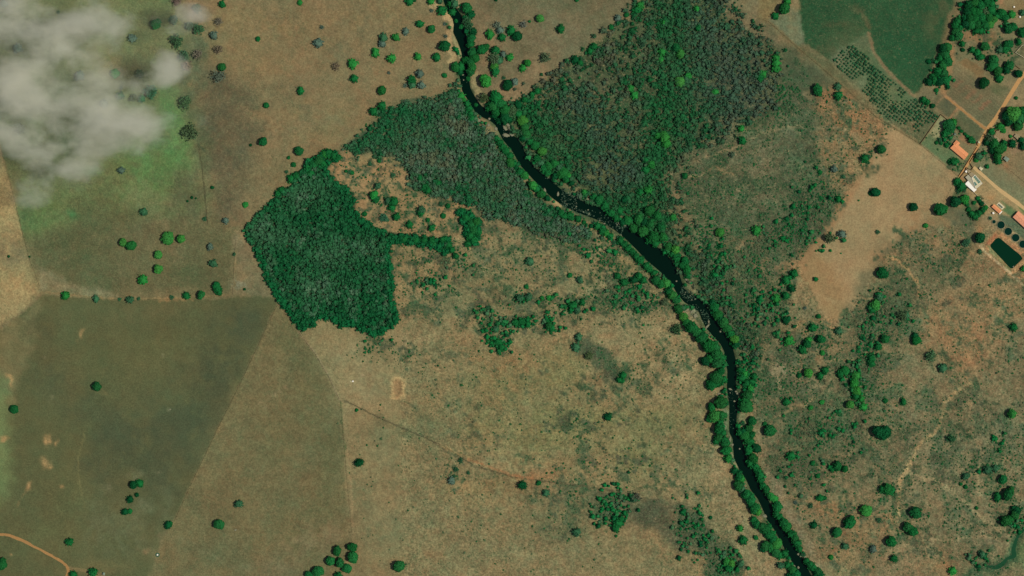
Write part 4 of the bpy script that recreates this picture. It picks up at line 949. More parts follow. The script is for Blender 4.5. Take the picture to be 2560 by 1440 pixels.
# trees read off the photograph: x, y, crown radius (px), look
TREES = """
1078 3 9 b;1099 3 8 g;1105 27 10 n;1079 27 6 s;1079 74 13 n;1112 60 6 s;1114 91 7 s;1112 116 14 n;1092 144 10.5 n;1112 189 7 n;1139 169 13 n;1137 10 9 g
1168 22 15 n;1178 38 10 d;1169 52 11 g;1173 68 12 g;1184 80 9 d;1178 97 12 n;1176 111 10 n;1205 125 15 n;1214 120 12 n;1180 132 12 n;1166 151 12 n;1187 146 13 n;1180 168 14 n;1176 180 11 n
1225 87 10 b;1244 64 12 s;1250 76 9 s;1255 94 9 n;1278 77 10 n;1294 92 12.5 d;1308 62 11 s;1350 47 11.5 b;1324 54 4 n;1239 127 11 n;1258 136 8 s;1236 148 15 g;1248 152 10 g;1236 167 12 b;1239 179 10.5 n;1275 144 8 b;1319 158 11 b;1307 171 8 b;1215 204 16 b;1259 195 5 g;1269 215 13 d;1287 205 8 s;1363 146 14 g;1402 73 10 n;1442 0 6 n
1211 245 13 g;1240 246 18 n;1250 258 15 n;1232 266 14 n;1263 276 13 n;1262 295 14 d;1224 262 9 d;1153 241 9 b;1159 249 7 b;1168 260 8 n;1173 272 8 n;1177 285 8 n;1180 297 8 n
750 7 7.5 b;645 97 7 n;752 227 8.5 n;666 264 7.5 n;659 354 11.5 n;1050 60 9 n;990 94 10 b;959 95 10 g;956 110 9 s;1015 79 8 s;939 132 10 b;979 147 10.5 b;1045 142 9 b;882 160 10.5 b;886 197 10.5 n;841 166 11 s;796 108 10 s;804 68 7 s;972 182 5 s;1030 201 10.5 n;1031 213 9 g;1050 185 10 s;1054 214 9 s;956 227 11 n;955 266 10.5 n;934 279 10.5 n;1024 4 9 n;1036 1 5 d;1013 214 7 s;748 378 11 n;722 394 5 n;734 412 7 n;716 430 5 g
556 11 8 n;391 61 13 n;289 185 12 b;556 169 11 n;547 54 12 s;535 89 10 s;546 125 13 s;496 137 15 s;444 105 16 g;460 140 14 g;467 165 14 s;435 50 12 g;474 65 12 g;496 73 14 g;492 22 11 g;349 185 12 g;379 230 17 g;334 245 11 g;355 247 8 g;200 190 10 s;45 121 10 s;464 255 16 g;476 330 18 g;548 192 17 s;443 4 14 s;303 220 6 s;301 240 9 g;146 31 5 g;260 260 10 s;332 96 9 s;50 322 18 s;10 10 8 s
614 512 7.5 b;421 596 15.5 b;454 598 12.5 b;309 607 11.5 b;329 615 13.5 n;397 637 11.5 b;397 673 12.5 b;358 699 10.5 b;534 659 9 g;542 714 11 n;526 617 8 s;512 547 6 g;531 469 5 d;480 494 4 d;490 496 3 d;469 503 3 d;565 552 8 s;586 636 5 g;22 641 4 d;74 642 3 d;304 426 8 s;360 530 9 g;627 363 4 d
165 739 10.5 b;241 747 8 g;299 748 5 g;326 749 8.5 g;347 747 5 g;430 743 6 g;467 739 8 n;504 737 11.5 n;545 722 10 n;549 731 8 n;612 723 4 d;244 966 13 n;37 1023 12 n
334 1212 11 d;350 1208 8.5 n;342 1237 6 d;326 1248 8.5 d;313 1279 8.5 d;325 1278 7 n;421 1312 8.5 d;427 1308 6 n;175 1354 9 n;549 1310 14.5 n;598 1259 10 g;7 1409 14.5 n;234 1430 10.5 n;185 1436 9 n
901 1155 10 d;895 1158 8 d;882 1367 13 n;883 1392 15.5 n;844 1377 13 n;827 1402 13 n;850 1406 13 n;868 1420 12.5 n;796 1427 14.5 n;772 1436 11 n;846 1439 10 n;997 1415 16 n;1129 1202 8 s;1140 1173 7 g;1151 1151 7 g;1136 1190 5 g;1171 1182 5 g;892 1025 5 n;1095 914 3 d
1306 1213 10 d;1347 1207 7 n;1365 1232 9 g;1539 1319 10 n;1546 1306 10 n;1553 1296 9 n;1850 1320 9 b;1857 1350 10.5 n;1776 1294 5 d;1815 1402 11 b;1828 1408 11 b;1822 1420 10 n;1850 1411 8 g;1441 1330 9 g;1591 1240 14 s;1584 1245 9 g
1455 755 8 n;1432 763 10 n;1442 775 8 g;1372 814 11 n;1366 803 7 n;1380 820 8 n;1412 767 6 n;1520 1042 9 d;1548 950 8 n;1558 938 8 n;1556 952 7 n;1691 824 14 g;1447 843 9 g;1440 868 9 g;1472 890 11 g;1355 745 6 b;1373 745 7 b;1300 745 10 g;1322 742 9 g;1305 805 9 n;1320 812 8 n;1290 806 8 n;1245 855 9 n;1254 868 8 n;1240 822 8 g;1220 770 7 g;1325 654 9 g;1425 688 7 n;1316 717 6 n;1450 700 8 g
2196 1079 17 d;2210 1080 18 d;2290 851 13 n;2287 840 8 d;2326 889 13 g;2356 920 10 g;2529 1034 12.5 b;2258 1004 8 n;2213 1002 7 n;2533 818 9 n;1972 852 10.5 b;2052 848 13 n;2017 860 12 n;2006 874 10 n;2022 850 8 b;2056 882 7 b;2032 819 10 n;1965 801 9 d;1964 739 10 n;1979 722 9 d;1940 746 9 b;2020 932 13 b;1998 939 7 n;2050 940 9 n;2062 926 9 n;2112 925 11 n;2100 935 9 n;2140 940 12 b;2135 957 13 b;2141 977 12 b;2139 990 9 n;2153 997 8 b;2158 1017 9 b;2124 1011 12 b;2187 763 13 b;2197 743 10 g;2180 775 9 n;2195 867 9 n;2212 847 12 n;2178 895 10 n;2179 910 8 n;2255 790 13 g;2264 788 8 g;2027 1019 7 b;2055 1005 7 b;1966 1005 9 n;1923 1076 16 n;2046 791 7 n;2096 827 8 g;2012 770 6 s
1977 1140 10.5 n;2092 1165 12.5 n;2080 1172 8 n;2111 1172 11 n;2044 1190 7 n;2218 1222 15 n;2228 1225 10 n;2205 1222 9 n;2164 1276 16 b;2124 1304 16.5 n;2091 1330 12.5 n;2288 1281 15.5 n;2268 1317 14 n;2280 1328 13.5 n;2226 1353 15 n;2234 1396 9.5 n;2034 1313 8 d;2050 1245 9 n;2062 1245 6 n;2506 1198 12.5 n;2518 1236 15 n;2524 1228 12 n;2492 1242 10 n;2377 1096 12 g;2468 1175 10 g;2488 1170 9 g;2414 1190 8 g;2414 1217 6 n;2402 1210 5 n;2512 1302 13 n;2522 1297 11 n;2535 1287 13 n;2540 1275 10 d;2381 1427 9 b;2032 1158 7 n;2077 1393 7 b;2441 1270 5 n;2112 1365 8 g;2454 1385 9 g;2182 1372 8 s;2197 1300 7 g;2026 1265 7 g;1988 1256 7 s
2202 374 12 n;2187 481 12 d;2176 483 6 d;2282 518 12.5 d;2349 525 16.5 n;2361 522 9 b;2386 505 15.5 d;2411 499 13 b;2104 585 9.5 s;2072 596 14 g;2194 580 6 g;2204 683 14.5 d;1984 684 10 n;1964 700 10 n;2314 564 7 b;2448 595 16 d;2414 607 11 g;2449 629 7 g;2161 397 10 n;2172 392 6 g;2095 498 8 n;2050 431 6 n;2085 423 8 s;2108 442 6 g
1891 576 10 b;1800 582 12 b;1682 544 8 b;1712 440 8 n;1856 352 10 n;1853 322 8 b
2044 227 15 n;2095 240 10 n;2094 217 8 g;1960 23 16 n;1968 4 9 b;1939 145 9 b;1940 158 10 b;1940 172 9 b;1938 40 8 n;2458 208 15.5 d;2356 122 12 d;2368 118 11 n;2350 145 9 n;2362 140 12 n;2368 155 12 n;2356 165 12 n;2345 180 12 n;2358 185 13 n;2362 200 12 n;2348 205 12 d;2334 200 10 n;2322 205 9 d;2330 192 8 n;2322 154 7 d;2332 152 6 g;2341 226 6 n;2308 250 8 n;2317 256 8 n;2331 265 7 d;2462 117 12 n;2405 110 8 n;2406 125 6 d;2430 125 8 n;2443 132 8 n;2451 143 9 n;2482 150 14 n;2480 165 14 n;2492 178 14 n;2497 196 9 n;2522 165 14 n;2515 175 10 d;2545 185 12 d;2520 73 14 n;2532 68 11 n;2556 82 13 n;2528 37 10 b;2502 34 13 n;2492 40 10 n;2512 44 10 n;2556 32 8 g;2520 112 12 n;2512 124 10 n;2500 125 8 g;2546 105 8 n
2395 90 12 n;2388 80 11 n;2386 65 12 n;2392 54 10 n;2380 95 9 n;2400 70 8 n
2420 14 13 d;2435 8 12 n;2450 14 12 n;2464 8 11 n;2478 10 9 n;2416 30 13 d;2430 28 12 n;2446 30 12 n;2462 30 12 g;2476 26 11 n;2422 46 12 n;2438 46 12 n;2454 46 12 n;2470 46 12 n;2484 48 11 b;2412 62 11 d;2428 62 12 n;2444 64 12 n;2460 64 12 n;2474 60 11 b;2440 78 9 n;2452 76 9 n;2410 45 9 d
2372 316 16 n;2382 308 10 b;2366 330 10 n;2360 336 8 n;2397 320 5 n;2404 328 5 n;2412 335 5 n;2419 342 5 n;2427 350 8 n;2434 354 6 n;2478 330 8 n;2530 285 20 b;2516 290 14 d;2545 298 18 n;2520 304 14 d;2500 317 9 b;2508 327 7 b;2543 315 13 n;2555 278 12 n;2540 245 5 n
2473 346 12 g;2466 356 8 d;2484 360 14 n;2495 374 14 n;2480 375 8 d;2506 370 11 n;2492 392 12 n;2494 402 9 n;2509 358 8 n;2530 360 10 d;2526 341 5 b;2552 350 8 d;2556 366 9 d;2385 404 10 n;2374 405 7 n;2366 363 7 n;2349 350 7 g;2341 357 5 n;2353 358 5 n;2446 392 9 g;2440 400 7 b
2392 454 8 n;2402 466 10 n;2396 478 7 g;2410 474 7 g;2421 523 7 n;2428 534 8 n;2437 541 8 n;2447 533 8 n;2457 525 8 n;2464 519 7 b;2454 509 7 d;2449 503 6 d;2444 496 6 n;2435 507 6 n;2418 512 6 n
2475 546 5 g;2560 672 8 b
1241 347 8 n;1250 358 9 n;1257 368 9 n;1264 377 10 n;1275 390 8 n;1277 408 12 n;1290 420 7 d;1300 430 9 n;1312 439 11 b;1331 464 13 b;1340 472 9 n;1354 485 12 n;1368 495 8 d;1218 345 6 n;1228 336 6 g;1210 322 6 g;1402 533 10 n;1412 540 9 n;1425 541 10 n;1445 547 8 n;1385 528 7 g;1460 556 6 n;1478 565 6 d
1282 280 13 g;1272 300 9 d;1306 302 13 b;1296 285 10 n;1312 318 11 n;1316 335 12 n;1308 345 9 d;1325 355 9 n;1337 364 11 n;1354 379 12 b;1343 397 10 n;1352 408 9 g;1360 421 10 n;1372 415 11 n;1386 410 13 n;1370 432 8 n;1388 440 9 d;1406 433 15 n;1414 447 11 n;1429 458 8 d;1420 440 8 b;1398 420 10 g;1460 481 8 b
1485 493 9 n;1497 500 12 n;1512 514 10 n;1527 533 10 n;1549 527 9 n;1540 545 9 n;1557 556 8 d;1570 551 11 n;1583 570 12 n;1607 578 15 n;1596 549 13 n;1633 593 14 n;1621 600 9 n;1638 609 9 n;1657 593 13 n;1652 567 13 n;1622 527 13 n;1643 540 12 n;1670 617 11 n;1688 625 12 b;1691 644 10 n;1680 636 9 n;1712 652 12 n;1717 675 13 n;1706 664 10 n;1720 690 8 n;1625 560 12 n;1610 555 10 d
1493 565 8 n;1506 577 9 n;1516 583 8 b;1525 590 8 n;1535 606 7 g;1551 601 9 n;1560 610 9 n;1570 620 9 n;1580 630 9 n;1590 640 9 n;1600 650 9 n;1615 665 9 n;1624 674 8 n;1634 682 8 n;1640 700 12 n;1652 710 12 n;1665 708 11 b;1672 728 10 n;1680 738 12 b;1688 750 11 n;1662 756 11 g;1696 772 11 n;1706 770 8 g;1598 690 9 n;1608 700 9 n;1585 700 9 d;1560 706 9 n;1544 690 8 n
1786 768 13 n;1780 758 9 d;1794 787 12 n;1802 798 10 d;1808 806 13 n;1818 820 11 n;1826 834 10 n;1836 848 12 b;1840 862 9 d;1828 860 6 n
1708 792 13 b;1716 806 11 n;1728 818 16 n;1740 830 14 n;1752 843 17 n;1762 854 14 n;1771 864 18 n;1788 872 14 n;1790 886 17 n;1762 903 12 d;1776 896 12 n;1792 908 16 n;1804 896 10 n;1802 928 11 n;1790 944 16 n;1778 962 16 n;1790 960 10 n;1809 949 9 n;1802 1005 17 n;1812 1008 9 d;1778 1017 11 n;1785 1040 17 b;1776 1046 11 n;1804 1038 12 n;1800 1058 10 n;1797 1072 15 n;1808 1082 8 n;1795 1095 11 n;1810 1100 10 n
1868 988 13 n;1864 1000 12 n;1865 1015 16 n;1850 1012 8 d;1865 958 10 n;1875 970 9 b;1854 944 10 n;1849 925 8 n;1862 935 8 b;1878 955 9 n;1885 942 8 n;1848 906 7 d;1880 1052 13 n;1872 1070 12 n;1862 1088 13 n;1850 1082 9 n;1880 1086 9 n;1856 1058 7 g;1924 1076 15 n;1912 1060 6 n
1790 1101 9 n;1812 1108 11 n;1815 1125 15 n;1820 1146 10 b;1835 1177 8 d;1847 1192 12 n;1853 1196 9 b;1846 1214 13 n;1855 1222 10 g;1865 1235 14 n;1876 1249 14 n;1887 1270 15 n;1894 1278 11 b;1878 1262 9 d;1890 1310 12 n;1885 1300 8 n;1904 1316 12 n;1913 1322 14 n;1925 1336 14 n;1932 1348 13 n;1940 1358 14 b;1912 1364 13 n;1908 1372 9 d;1925 1366 12 n;1938 1380 12 n;1948 1388 10 n;1960 1384 10 n;1952 1413 9 g;1968 1412 8 n;1980 1424 11 n;1990 1434 11 n;1890 1344 7 n;1972 1440 8 d;1995 1450 10 n
1858 1080 10 d;1868 1100 11 n;1876 1104 10 n;1890 1121 12 d;1872 1124 10 n;1882 1145 15 n;1874 1156 10 n;1888 1166 10 n;1900 1188 10 n;1902 1200 8 n;1896 1178 8 n;1915 1222 11 n;1908 1215 8 n;1927 1241 12 b;1936 1246 8 b;1943 1266 13 n;1940 1284 10 n;1948 1292 8 n;1958 1306 13 n;1966 1316 12 n;1978 1334 10 n;1986 1344 11 n;1992 1358 10 n;1998 1372 8 n;2024 1410 10 n;2016 1402 8 n;2032 1418 9 n;2043 1428 11 n;2050 1436 9 d;2008 1386 7 g
1600 14 9 b;1592 26 10 n;1566 38 7 n;1545 46 8 s;1528 68 7 n;1484 117 9 n;1475 128 8 n;1438 150 9 d;1450 158 9 n;1343 228 9 n;1330 238 8 n;1312 250 8 n;1296 262 9 d;1655 130 9 b;1742 22 8 b;1745 70 8 n;1660 58 8 b;1652 148 8 b;1576 222 8 b;1586 238 9 b;1700 205 12 b;1690 120 12 n;1700 135 12 b;1660 345 14 b;1665 358 12 b;1645 340 10 b;1720 190 8 b;1788 230 8 b;1900 195 9 n;1907 185 8 b;1614 425 10 n;1628 412 10 b;1614 400 8 n;1600 480 8 n;1620 475 10 b;1560 500 9 d
1124 10 8 n;1131 30 8 n;1140 52 6 n;1153 66 7 n;1160 150 7 n;1152 168 10 n;1176 158 12 n;1150 180 8 d;1170 196 7 n;1190 262 6 n;1222 270 9 n;1240 280 12 n;1236 288 9 d;1250 300 9 d;1240 0 5 d;822 384 10 n;812 386 9 b;835 390 10 n;845 395 9 n;798 402 13 n;785 412 13 n;770 420 10 n;808 410 10 n;778 432 9 n;740 440 9 n;728 448 9 n;705 475 9 n;695 484 8 n;935 488 11 b;940 498 9 n;945 465 9 g;970 502 8 g;985 505 10 n;980 520 8 n;992 542 9 n;960 545 11 g;1055 525 10 g;1052 532 8 n;1108 540 7 n;1070 550 6 n;1080 570 8 n;1024 562 8 n;912 535 7 n;875 430 6 g;865 428 5 n;880 432 6 n;982 438 7 g;948 402 6 n;925 410 6 g;1120 515 7 n;1102 510 6 g;1062 468 9 n;1070 476 9 n;1050 445 8 n;1095 458 8 n
1165 545 12 n;1178 560 12 n;1185 575 12 n;1190 555 12 n;1175 590 11 n;1186 600 10 n;1195 582 9 n;1155 530 8 n;1170 610 8 n;1130 625 8 n;1140 640 8 n;1105 600 8 n;1120 612 9 n;1080 600 9 n;1060 600 9 n;1040 600 9 n;1012 598 9 n
"""
LOOK = {  # leaf colours (photo values divided by how deep the sun gets into a crown)
    'b': (38, 124, 52), 'n': (18, 98, 46), 'd': (4, 76, 38), 'g': (52, 100, 66), 's': (84, 108, 92)}
trees = []
for t in TREES.replace("\n", ";").split(";"):
    t = t.strip()
    if not t: continue
    a = t.split()
    trees.append((float(a[0]), float(a[1]), float(a[2]), a[3]))

LAND = [("river's top end", 1118, 2), ("river's upper bend", 1196, 275), ("pale rocks in the river", 1264, 325), ("stony rapids", 1430, 510),
        ("widest pool of the river", 1640, 645), ("pale gravel bar", 1722, 738), ("river's straight reach", 1828, 925), ("river's narrow neck", 1832, 1065),
        ("river's bottom end", 2010, 1430), ("western tip of the wood", 612, 572), ("bare oval pit", 993, 970), ("dark scrub patch", 1490, 895),
        ("green lens of bushes", 1556, 940), ("white flat-roofed house", 2436, 455), ("L-shaped tiled farmhouse", 2395, 375), ("fork of the dirt road", 2462, 325),
        ("rectangular pond", 2516, 632), ("long tiled shed", 2556, 556), ("grey-roofed shed", 2515, 398), ("crop field's lower tip", 2285, 232),
        ("picture's top right corner", 2555, 5), ("picture's bottom right corner", 2555, 1435), ("picture's bottom left corner", 5, 1435),
        ("picture's top left corner", 5, 5), ("white trough", 394, 1387), ("tan field's upper corner", 2395, 440), ("tan field's bottom tip", 2092, 815),
        ("orange clearing in the wood", 990, 480), ("walled red-earth yard", 2550, 132), ("orange patch of bare earth", 205, 838),
        ("orchard's top corner", 2172, 86), ("bend of the bottom-left track", 172, 1420), ("biggest lone tree", 2203, 1079), ("stream's end", 2410, 1440),
        ("brightest patch of cloud", 310, 330), ("white post in the dry pasture", 883, 953), ("corner of the left fields", 103, 728),
        ("wood's bottom corner", 750, 826), ("middle of the top edge", 1280, 2), ("crest of the dry pasture", 1250, 940)]
DIRS = ["right of", "above right of", "above", "above left of", "left of", "below left of", "below", "below right of"]
used_labels = {}
_T = ["", "one", "two", "three", "four", "five", "six", "seven", "eight", "nine", "ten", "eleven", "twelve", "thirteen", "fourteen", "fifteen", "sixteen", "seventeen", "eighteen", "nineteen"]
_D = ["", "", "twenty", "thirty", "forty", "fifty", "sixty", "seventy", "eighty", "ninety"]
def in_words(n):
    if n < 20: return _T[n]
    if n < 100: return _D[n // 10] + ("-" + _T[n % 10] if n % 10 else "")
    return _T[n // 100] + " hundred" + (" " + in_words(n % 100) if n % 100 else "")
def say_where(x, y, head, skip=None):
    c = sorted((math.hypot(x - lx, y - ly), n, lx, ly) for n, lx, ly in LAND if n != skip)
    for rnd in (5, 1):
        for d, n, lx, ly in c[:4 if rnd > 1 else 8]:
            if d < 6: continue
            k = int(round(math.degrees(math.atan2(-(y - ly), x - lx)) / 45)) % 8
            m = max(rnd, int(round(d * MPP / rnd)) * rnd)
            s = f"{head} {in_words(m)} metres {DIRS[k]} the {n}"
            if s not in used_labels and len(s.replace("-", " ").split()) <= 16:
                used_labels[s] = 1
                return s
    return head
# leaves: named look
WORD = {'b': "bright green", 'n': "green", 'd': "dark green", 'g': "grey-green", 's': "sparse grey"}
order = sorted(range(len(trees)), key=lambda i: -trees[i][2])
inview = [i for i in order if -5 < trees[i][0] < 2565 and -5 < trees[i][1] < 1445]
big = set(inview[:300])
small_rest = [i for i in range(len(trees)) if i not in big]
bush_ids = [i for i in small_rest if trees[i][2] <= 7.5][:290]
bush_ids = set(bush_ids)
def tree_zone(x, y):
    d = float(line_d(np.array([x]), np.array([y]), RIVER)[0])
    if d < 34: return "riverside trees"
    if x > 2290 and y < 700: return "trees round the village"
    if x < 1130: return "trees in the western pastures"
    return "trees in the eastern scrub"
LEAFOUT = []          # trees past the 300, joined further down
for n, i in enumerate(order):
    x, y, r, k = trees[i]
    R = r * MPP * 1.04
    rr = random.Random(i * 7 + 3)
    hgt = R * rr.uniform(0.85, 1.1) if r > 7 else R * 0.9
    if i in big:
        size = "large" if r >= 14 else "medium" if r >= 10.5 else "small"
        root = empty("tree", (X(x), Y(y), rz(x, y)), rr.uniform(0, 6.28))
        shape = {'b': "round", 'n': "round", 'd': "round", 'g': "soft", 's': "leafless"}[k]
        lab = say_where(x, y, f"{size} {WORD[k]} tree") if k != 's' else say_where(x, y, f"{size} leafless grey tree")
        if (x, y) in ((2210, 1080),): lab = "biggest and darkest lone tree, in the scrub beside the winding footpath"
        tag(root, lab, "tree", tree_zone(x, y))
        pool = LOOSE if k == 's' else HALF if k == 'g' else CROWNS
        me = pool[rr.randrange(len(pool))]
        c = add("crown", me, root, (0, 0, 0.0), 0, (R * rr.uniform(0.88, 1.12), R * rr.uniform(0.88, 1.12), hgt))
        col = lin(LOOK[k]) * rr.uniform(0.8, 1.15) / LIT
        col = col * np.array([rr.uniform(0.8, 2.4), 1, rr.uniform(0.85, 1.15)])
        c.color = (*[float(v) for v in col], 1)
        add("trunk", TRUNKS[i % 4], root, (0, 0, 0), 0, (R, R, hgt))
    elif i in bush_ids and -5 < x < 2565 and -5 < y < 1445:
        pool = LOOSE if k == 's' else HALF if k == 'g' else CROWNS
        c = add("bush", pool[rr.randrange(len(pool))], None, (X(x), Y(y), rz(x, y) - 0.3 * hgt), rr.uniform(0, 6.28), (R, R, hgt))
        col = lin(LOOK[k]) * rr.uniform(0.8, 1.15) / LIT
        c.color = (*[float(v) for v in col], 1)
        size = "tiny" if r < 4.5 else "small" if r < 6.5 else "medium"
        tag(c, say_where(x, y, f"{size} {WORD[k]} bush"), "bush", "single bushes")
    else:
        LEAFOUT.append((x, y, R, hgt, k))

# ------------------------------------------------------------------ stuff: canopy of the woods and scrub, by density
def scatter(layers, cell, jit=0.48, seed=3, x0=-200, x1=2760, y0=-150, y1=1590):
    r_ = np.random.default_rng(seed)
    gx_, gy_ = np.meshgrid(np.arange(x0, x1, cell), np.arange(y0, y1, cell * 0.87))
    gx_ = gx_ + (np.arange(gx_.shape[0]) % 2)[:, None] * cell / 2
    px = (gx_ + r_.uniform(-jit, jit, gx_.shape) * cell).ravel(); py = (gy_ + r_.uniform(-jit, jit, gy_.shape) * cell).ravel()
    keep = r_.uniform(0, 1, px.shape) < dens(px, py, layers)
    px, py = px[keep], py[keep]
    wet = line_d(px, py, RIVER) > 2.0
    wet &= poly_sd(px, py, [(2372, 371), (2380, 358), (2390, 347), (2402, 358), (2423, 384), (2410, 404)]) > 3      # nothing grows through the farmhouse
    wet &= line_d(px, py, [(2640, 70, 5), (2560, 186, 5), (2470, 322, 5), (2446, 364, 4), (2398, 443, 3)]) > 3
    return px[wet], py[wet]
TREES_XY = np.array([(t[0], t[1], t[2]) for t in trees])
def colour_pick(px, py, pal, seed, scale=26):
    """choose palette entries in drifts: pal = [(rgb, weight)]"""
    r_ = np.random.default_rng(seed)
    n = np.clip(0.5 + 0.36 * fbm(px, py, scale, seed, 3, 0.7) + r_.normal(0, 0.17, len(px)), 0, 0.999)
    w = np.cumsum([p[1] for p in pal]); w = w / w[-1]
    k = np.searchsorted(w, n)
    C = np.array([lin(p[0]) for p in pal])[k]
    return C * r_.uniform(0.82, 1.2, (len(px), 1)) * r_.uniform(0.95, 1.05, (len(px), 3))
def put_crowns(name, label, px, py, rad, hfac, col, protos, group=None, lift=0.0):
    """protos: list of (V, F) unit crowns; everything joined into one mesh with a colour for each crown"""
    r_ = np.random.default_rng(len(px) + 5)
    which = r_.integers(0, len(protos), len(px))
    Vs, Cs, F3, F4 = [], [], [], []
    n0 = 0
    z0 = relief(px, py)
    ang = r_.uniform(0, 6.283, len(px))
    for w, (V, Fs) in enumerate(protos):
        ii = np.nonzero(which == w)[0]
        if not len(ii): continue
        c, s = np.cos(ang[ii]), np.sin(ang[ii])
        vx = (V[None, :, 0] * c[:, None] - V[None, :, 1] * s[:, None]) * rad[ii, None] * r_.uniform(.85, 1.15, (len(ii), 1)) + X(px[ii])[:, None]
        vy = (V[None, :, 0] * s[:, None] + V[None, :, 1] * c[:, None]) * rad[ii, None] * r_.uniform(.85, 1.15, (len(ii), 1)) + Y(py[ii])[:, None]
        vz = (V[None, :, 2] + lift) * (rad[ii] * hfac)[:, None] + z0[ii, None]
        A = np.stack([vx, vy, vz], -1).reshape(-1, 3)
        Vs.append(A); Cs.append(np.repeat(col[ii], len(V), 0))
        off = n0 + np.arange(len(ii)) * len(V)
        for F_ in Fs:
            FF = (F_[None] + off[:, None, None]).reshape(-1, F_.shape[1])
            (F3 if F_.shape[1] == 3 else F4).append(FF)
        n0 += len(A)
    F = []
    if F3: F.append(np.concatenate(F3))
    if F4: F.append(np.concatenate(F4))
    me = mesh_np(name, np.concatenate(Vs), F, M_stuff, True)
    point_colour(me, "leaf", np.concatenate(Cs) / LIT)
    o = add(name, me)
    tag(o, label, None, group, "stuff")
    return o
def puff(seed, nq=26, size=0.3, base=ICO1, amp=0.3, sparse=False):
    r_ = np.random.default_rng(seed)
    V, F_ = base
    R = 1 + amp * r_.normal(0, 0.6, len(V))
    P_ = V * R[:, None]; P_[:, 2] = np.where(P_[:, 2] < 0, P_[:, 2] * .4, P_[:, 2]) + 0.5
    if sparse:
        C = r_.normal(0, 0.5, (nq, 3)); C[:, 2] = np.abs(C[:, 2]) * .8 + .4
        V4, F4_ = quads(C, size, r_, 0.2)
        return V4, [F4_]
    C = P_[r_.integers(0, len(P_), nq)] + r_.normal(0, 0.1, (nq, 3))
    V4, F4_ = quads(C, size, r_)
    return np.concatenate([P_ * 0.9, V4]), [F_, F4_ + len(P_)]
PUFF = [puff(s, 20, 0.26, ICO1, 0.22) for s in range(5)]
PUFF0 = [puff(40 + s, 8, 0.4, ICO0, 0.3) for s in range(5)]
PUFFL = [puff(140 + s, 15, 0.36, ICO0, 0.22) for s in range(6)]
TWIG = [puff(80 + s, 24, 0.3, sparse=True) for s in range(5)]

print("stuff start")
px, py = scatter([DL(W1, 0.97, 3, 2)] + [DL([(1145, 520), (1180, 530), (1205, 555), (1200, 600), (1180, 620), (1160, 590)], 0.95, 3, 4)], 6.8, seed=21)
rad = (1.1 + 2.6 * np.random.default_rng(1).beta(1.6, 2.6, len(px)))
edge = poly_sd(px, py, W1) > -14
col = colour_pick(px, py, [((10, 74, 40), 1.4), ((18, 86, 46), 4), ((34, 90, 54), 3.4), ((58, 98, 68), 2.4), ((78, 108, 82), .8)], 61, 34)
col[edge] = lin((12, 94, 50)) * rng.uniform(.8, 1.2, (edge.sum(), 1))
dense = [(870, 510, 45, 60), (920, 585, 60, 25), (740, 560, 60, 30), (940, 800, 60, 30), (700, 640, 40, 40), (1040, 600, 60, 14), (760, 800, 40, 30)]
for a in dense:
    m = np.exp(-((px - a[0]) / a[2]) ** 2 - ((py - a[1]) / a[3]) ** 2)[:, None]
    col = col * (1 - m * .8) + lin((12, 84, 44)) * m * .8
for a in [(925, 620, 30, 30), (830, 635, 60, 40), (700, 590, 60, 30), (760, 480, 60, 40), (790, 720, 60, 30), (650, 570, 30, 40)]:
    m = np.exp(-((px - a[0]) / a[2]) ** 2 - ((py - a[1]) / a[3]) ** 2)[:, None]
    col = col * (1 - m * .35) + lin((80, 116, 86)) * m * .35
put_crowns("wood_canopy", "dense dark green wood of close small crowns left of the orange clearing", px, py, rad * 1.12, 0.85, col, PUFFL, lift=1.0)

px, py = scatter([DL(W2, 0.94, 10, 8)], 6.4, seed=22)
rad = (1.0 + 2.0 * np.random.default_rng(2).beta(1.6, 2.8, len(px)))
col = colour_pick(px, py, [((26, 88, 50), 1.5), ((50, 92, 60), 2.8), ((66, 98, 72), 4), ((82, 104, 82), 2.2), ((84, 94, 70), 1.2)], 62, 40)
for a in [(1010, 280, 70, 30), (900, 350, 50, 30), (950, 330, 60, 30), (1000, 330, 80, 50), (1060, 475, 50, 20), (1230, 500, 50, 40)]:
    m = np.exp(-((px - a[0]) / a[2]) ** 2 - ((py - a[1]) / a[3]) ** 2)[:, None]
    col = col * (1 - m * .6) + lin((22, 92, 52)) * m * .6
put_crowns("dry_wood_canopy", "grey-green half-leafless wood between the clearing and the river", px, py, rad * 1.2, 0.75, col, PUFFL + TWIG[:1], lift=1.0)

GREEN = [(1690, 90, 55, 110), (1705, 180, 55, 60), (1660, 250, 60, 50), (1640, 370, 50, 60), (1340, 320, 60, 60), (1400, 400, 60, 60), (1620, 500, 60, 60), (1680, 300, 70, 60),
         (1300, 290, 40, 30), (1560, 540, 70, 30), (1620, 570, 60, 40), (1700, 640, 40, 40), (1520, 500, 50, 30), (1640, 430, 40, 60), (1480, 310, 60, 60)]
gaps = [(1600, 90, 45, 35, .3), (1590, 160, 45, 40, .3), (1510, 230, 26, 50, .3), (1545, 260, 40, 30, .4), (1570, 480, 30, 24, .4), (1560, 400, 60, 30, .5), (1500, 420, 50, 30, .55), (1840, 60, 50, 40, .4), (1690, 510, 26, 50, .1), (1700, 560, 24, 30, .1)]
px, py = scatter([DL(W3, 0.72, 24, 16, 0.35, 26)] + [DG(*a[:4], a[4]) for a in gaps] + [DG(*a, 0.95) for a in GREEN], 7.0, seed=23)
rad = (0.9 + 2.8 * np.random.default_rng(3).beta(1.4, 2.8, len(px)))
col = colour_pick(px, py, [((22, 86, 46), 1.8), ((38, 86, 52), 2.2), ((52, 86, 58), 2.6), ((68, 88, 66), 2.4), ((84, 90, 68), 1.6)], 63, 30)
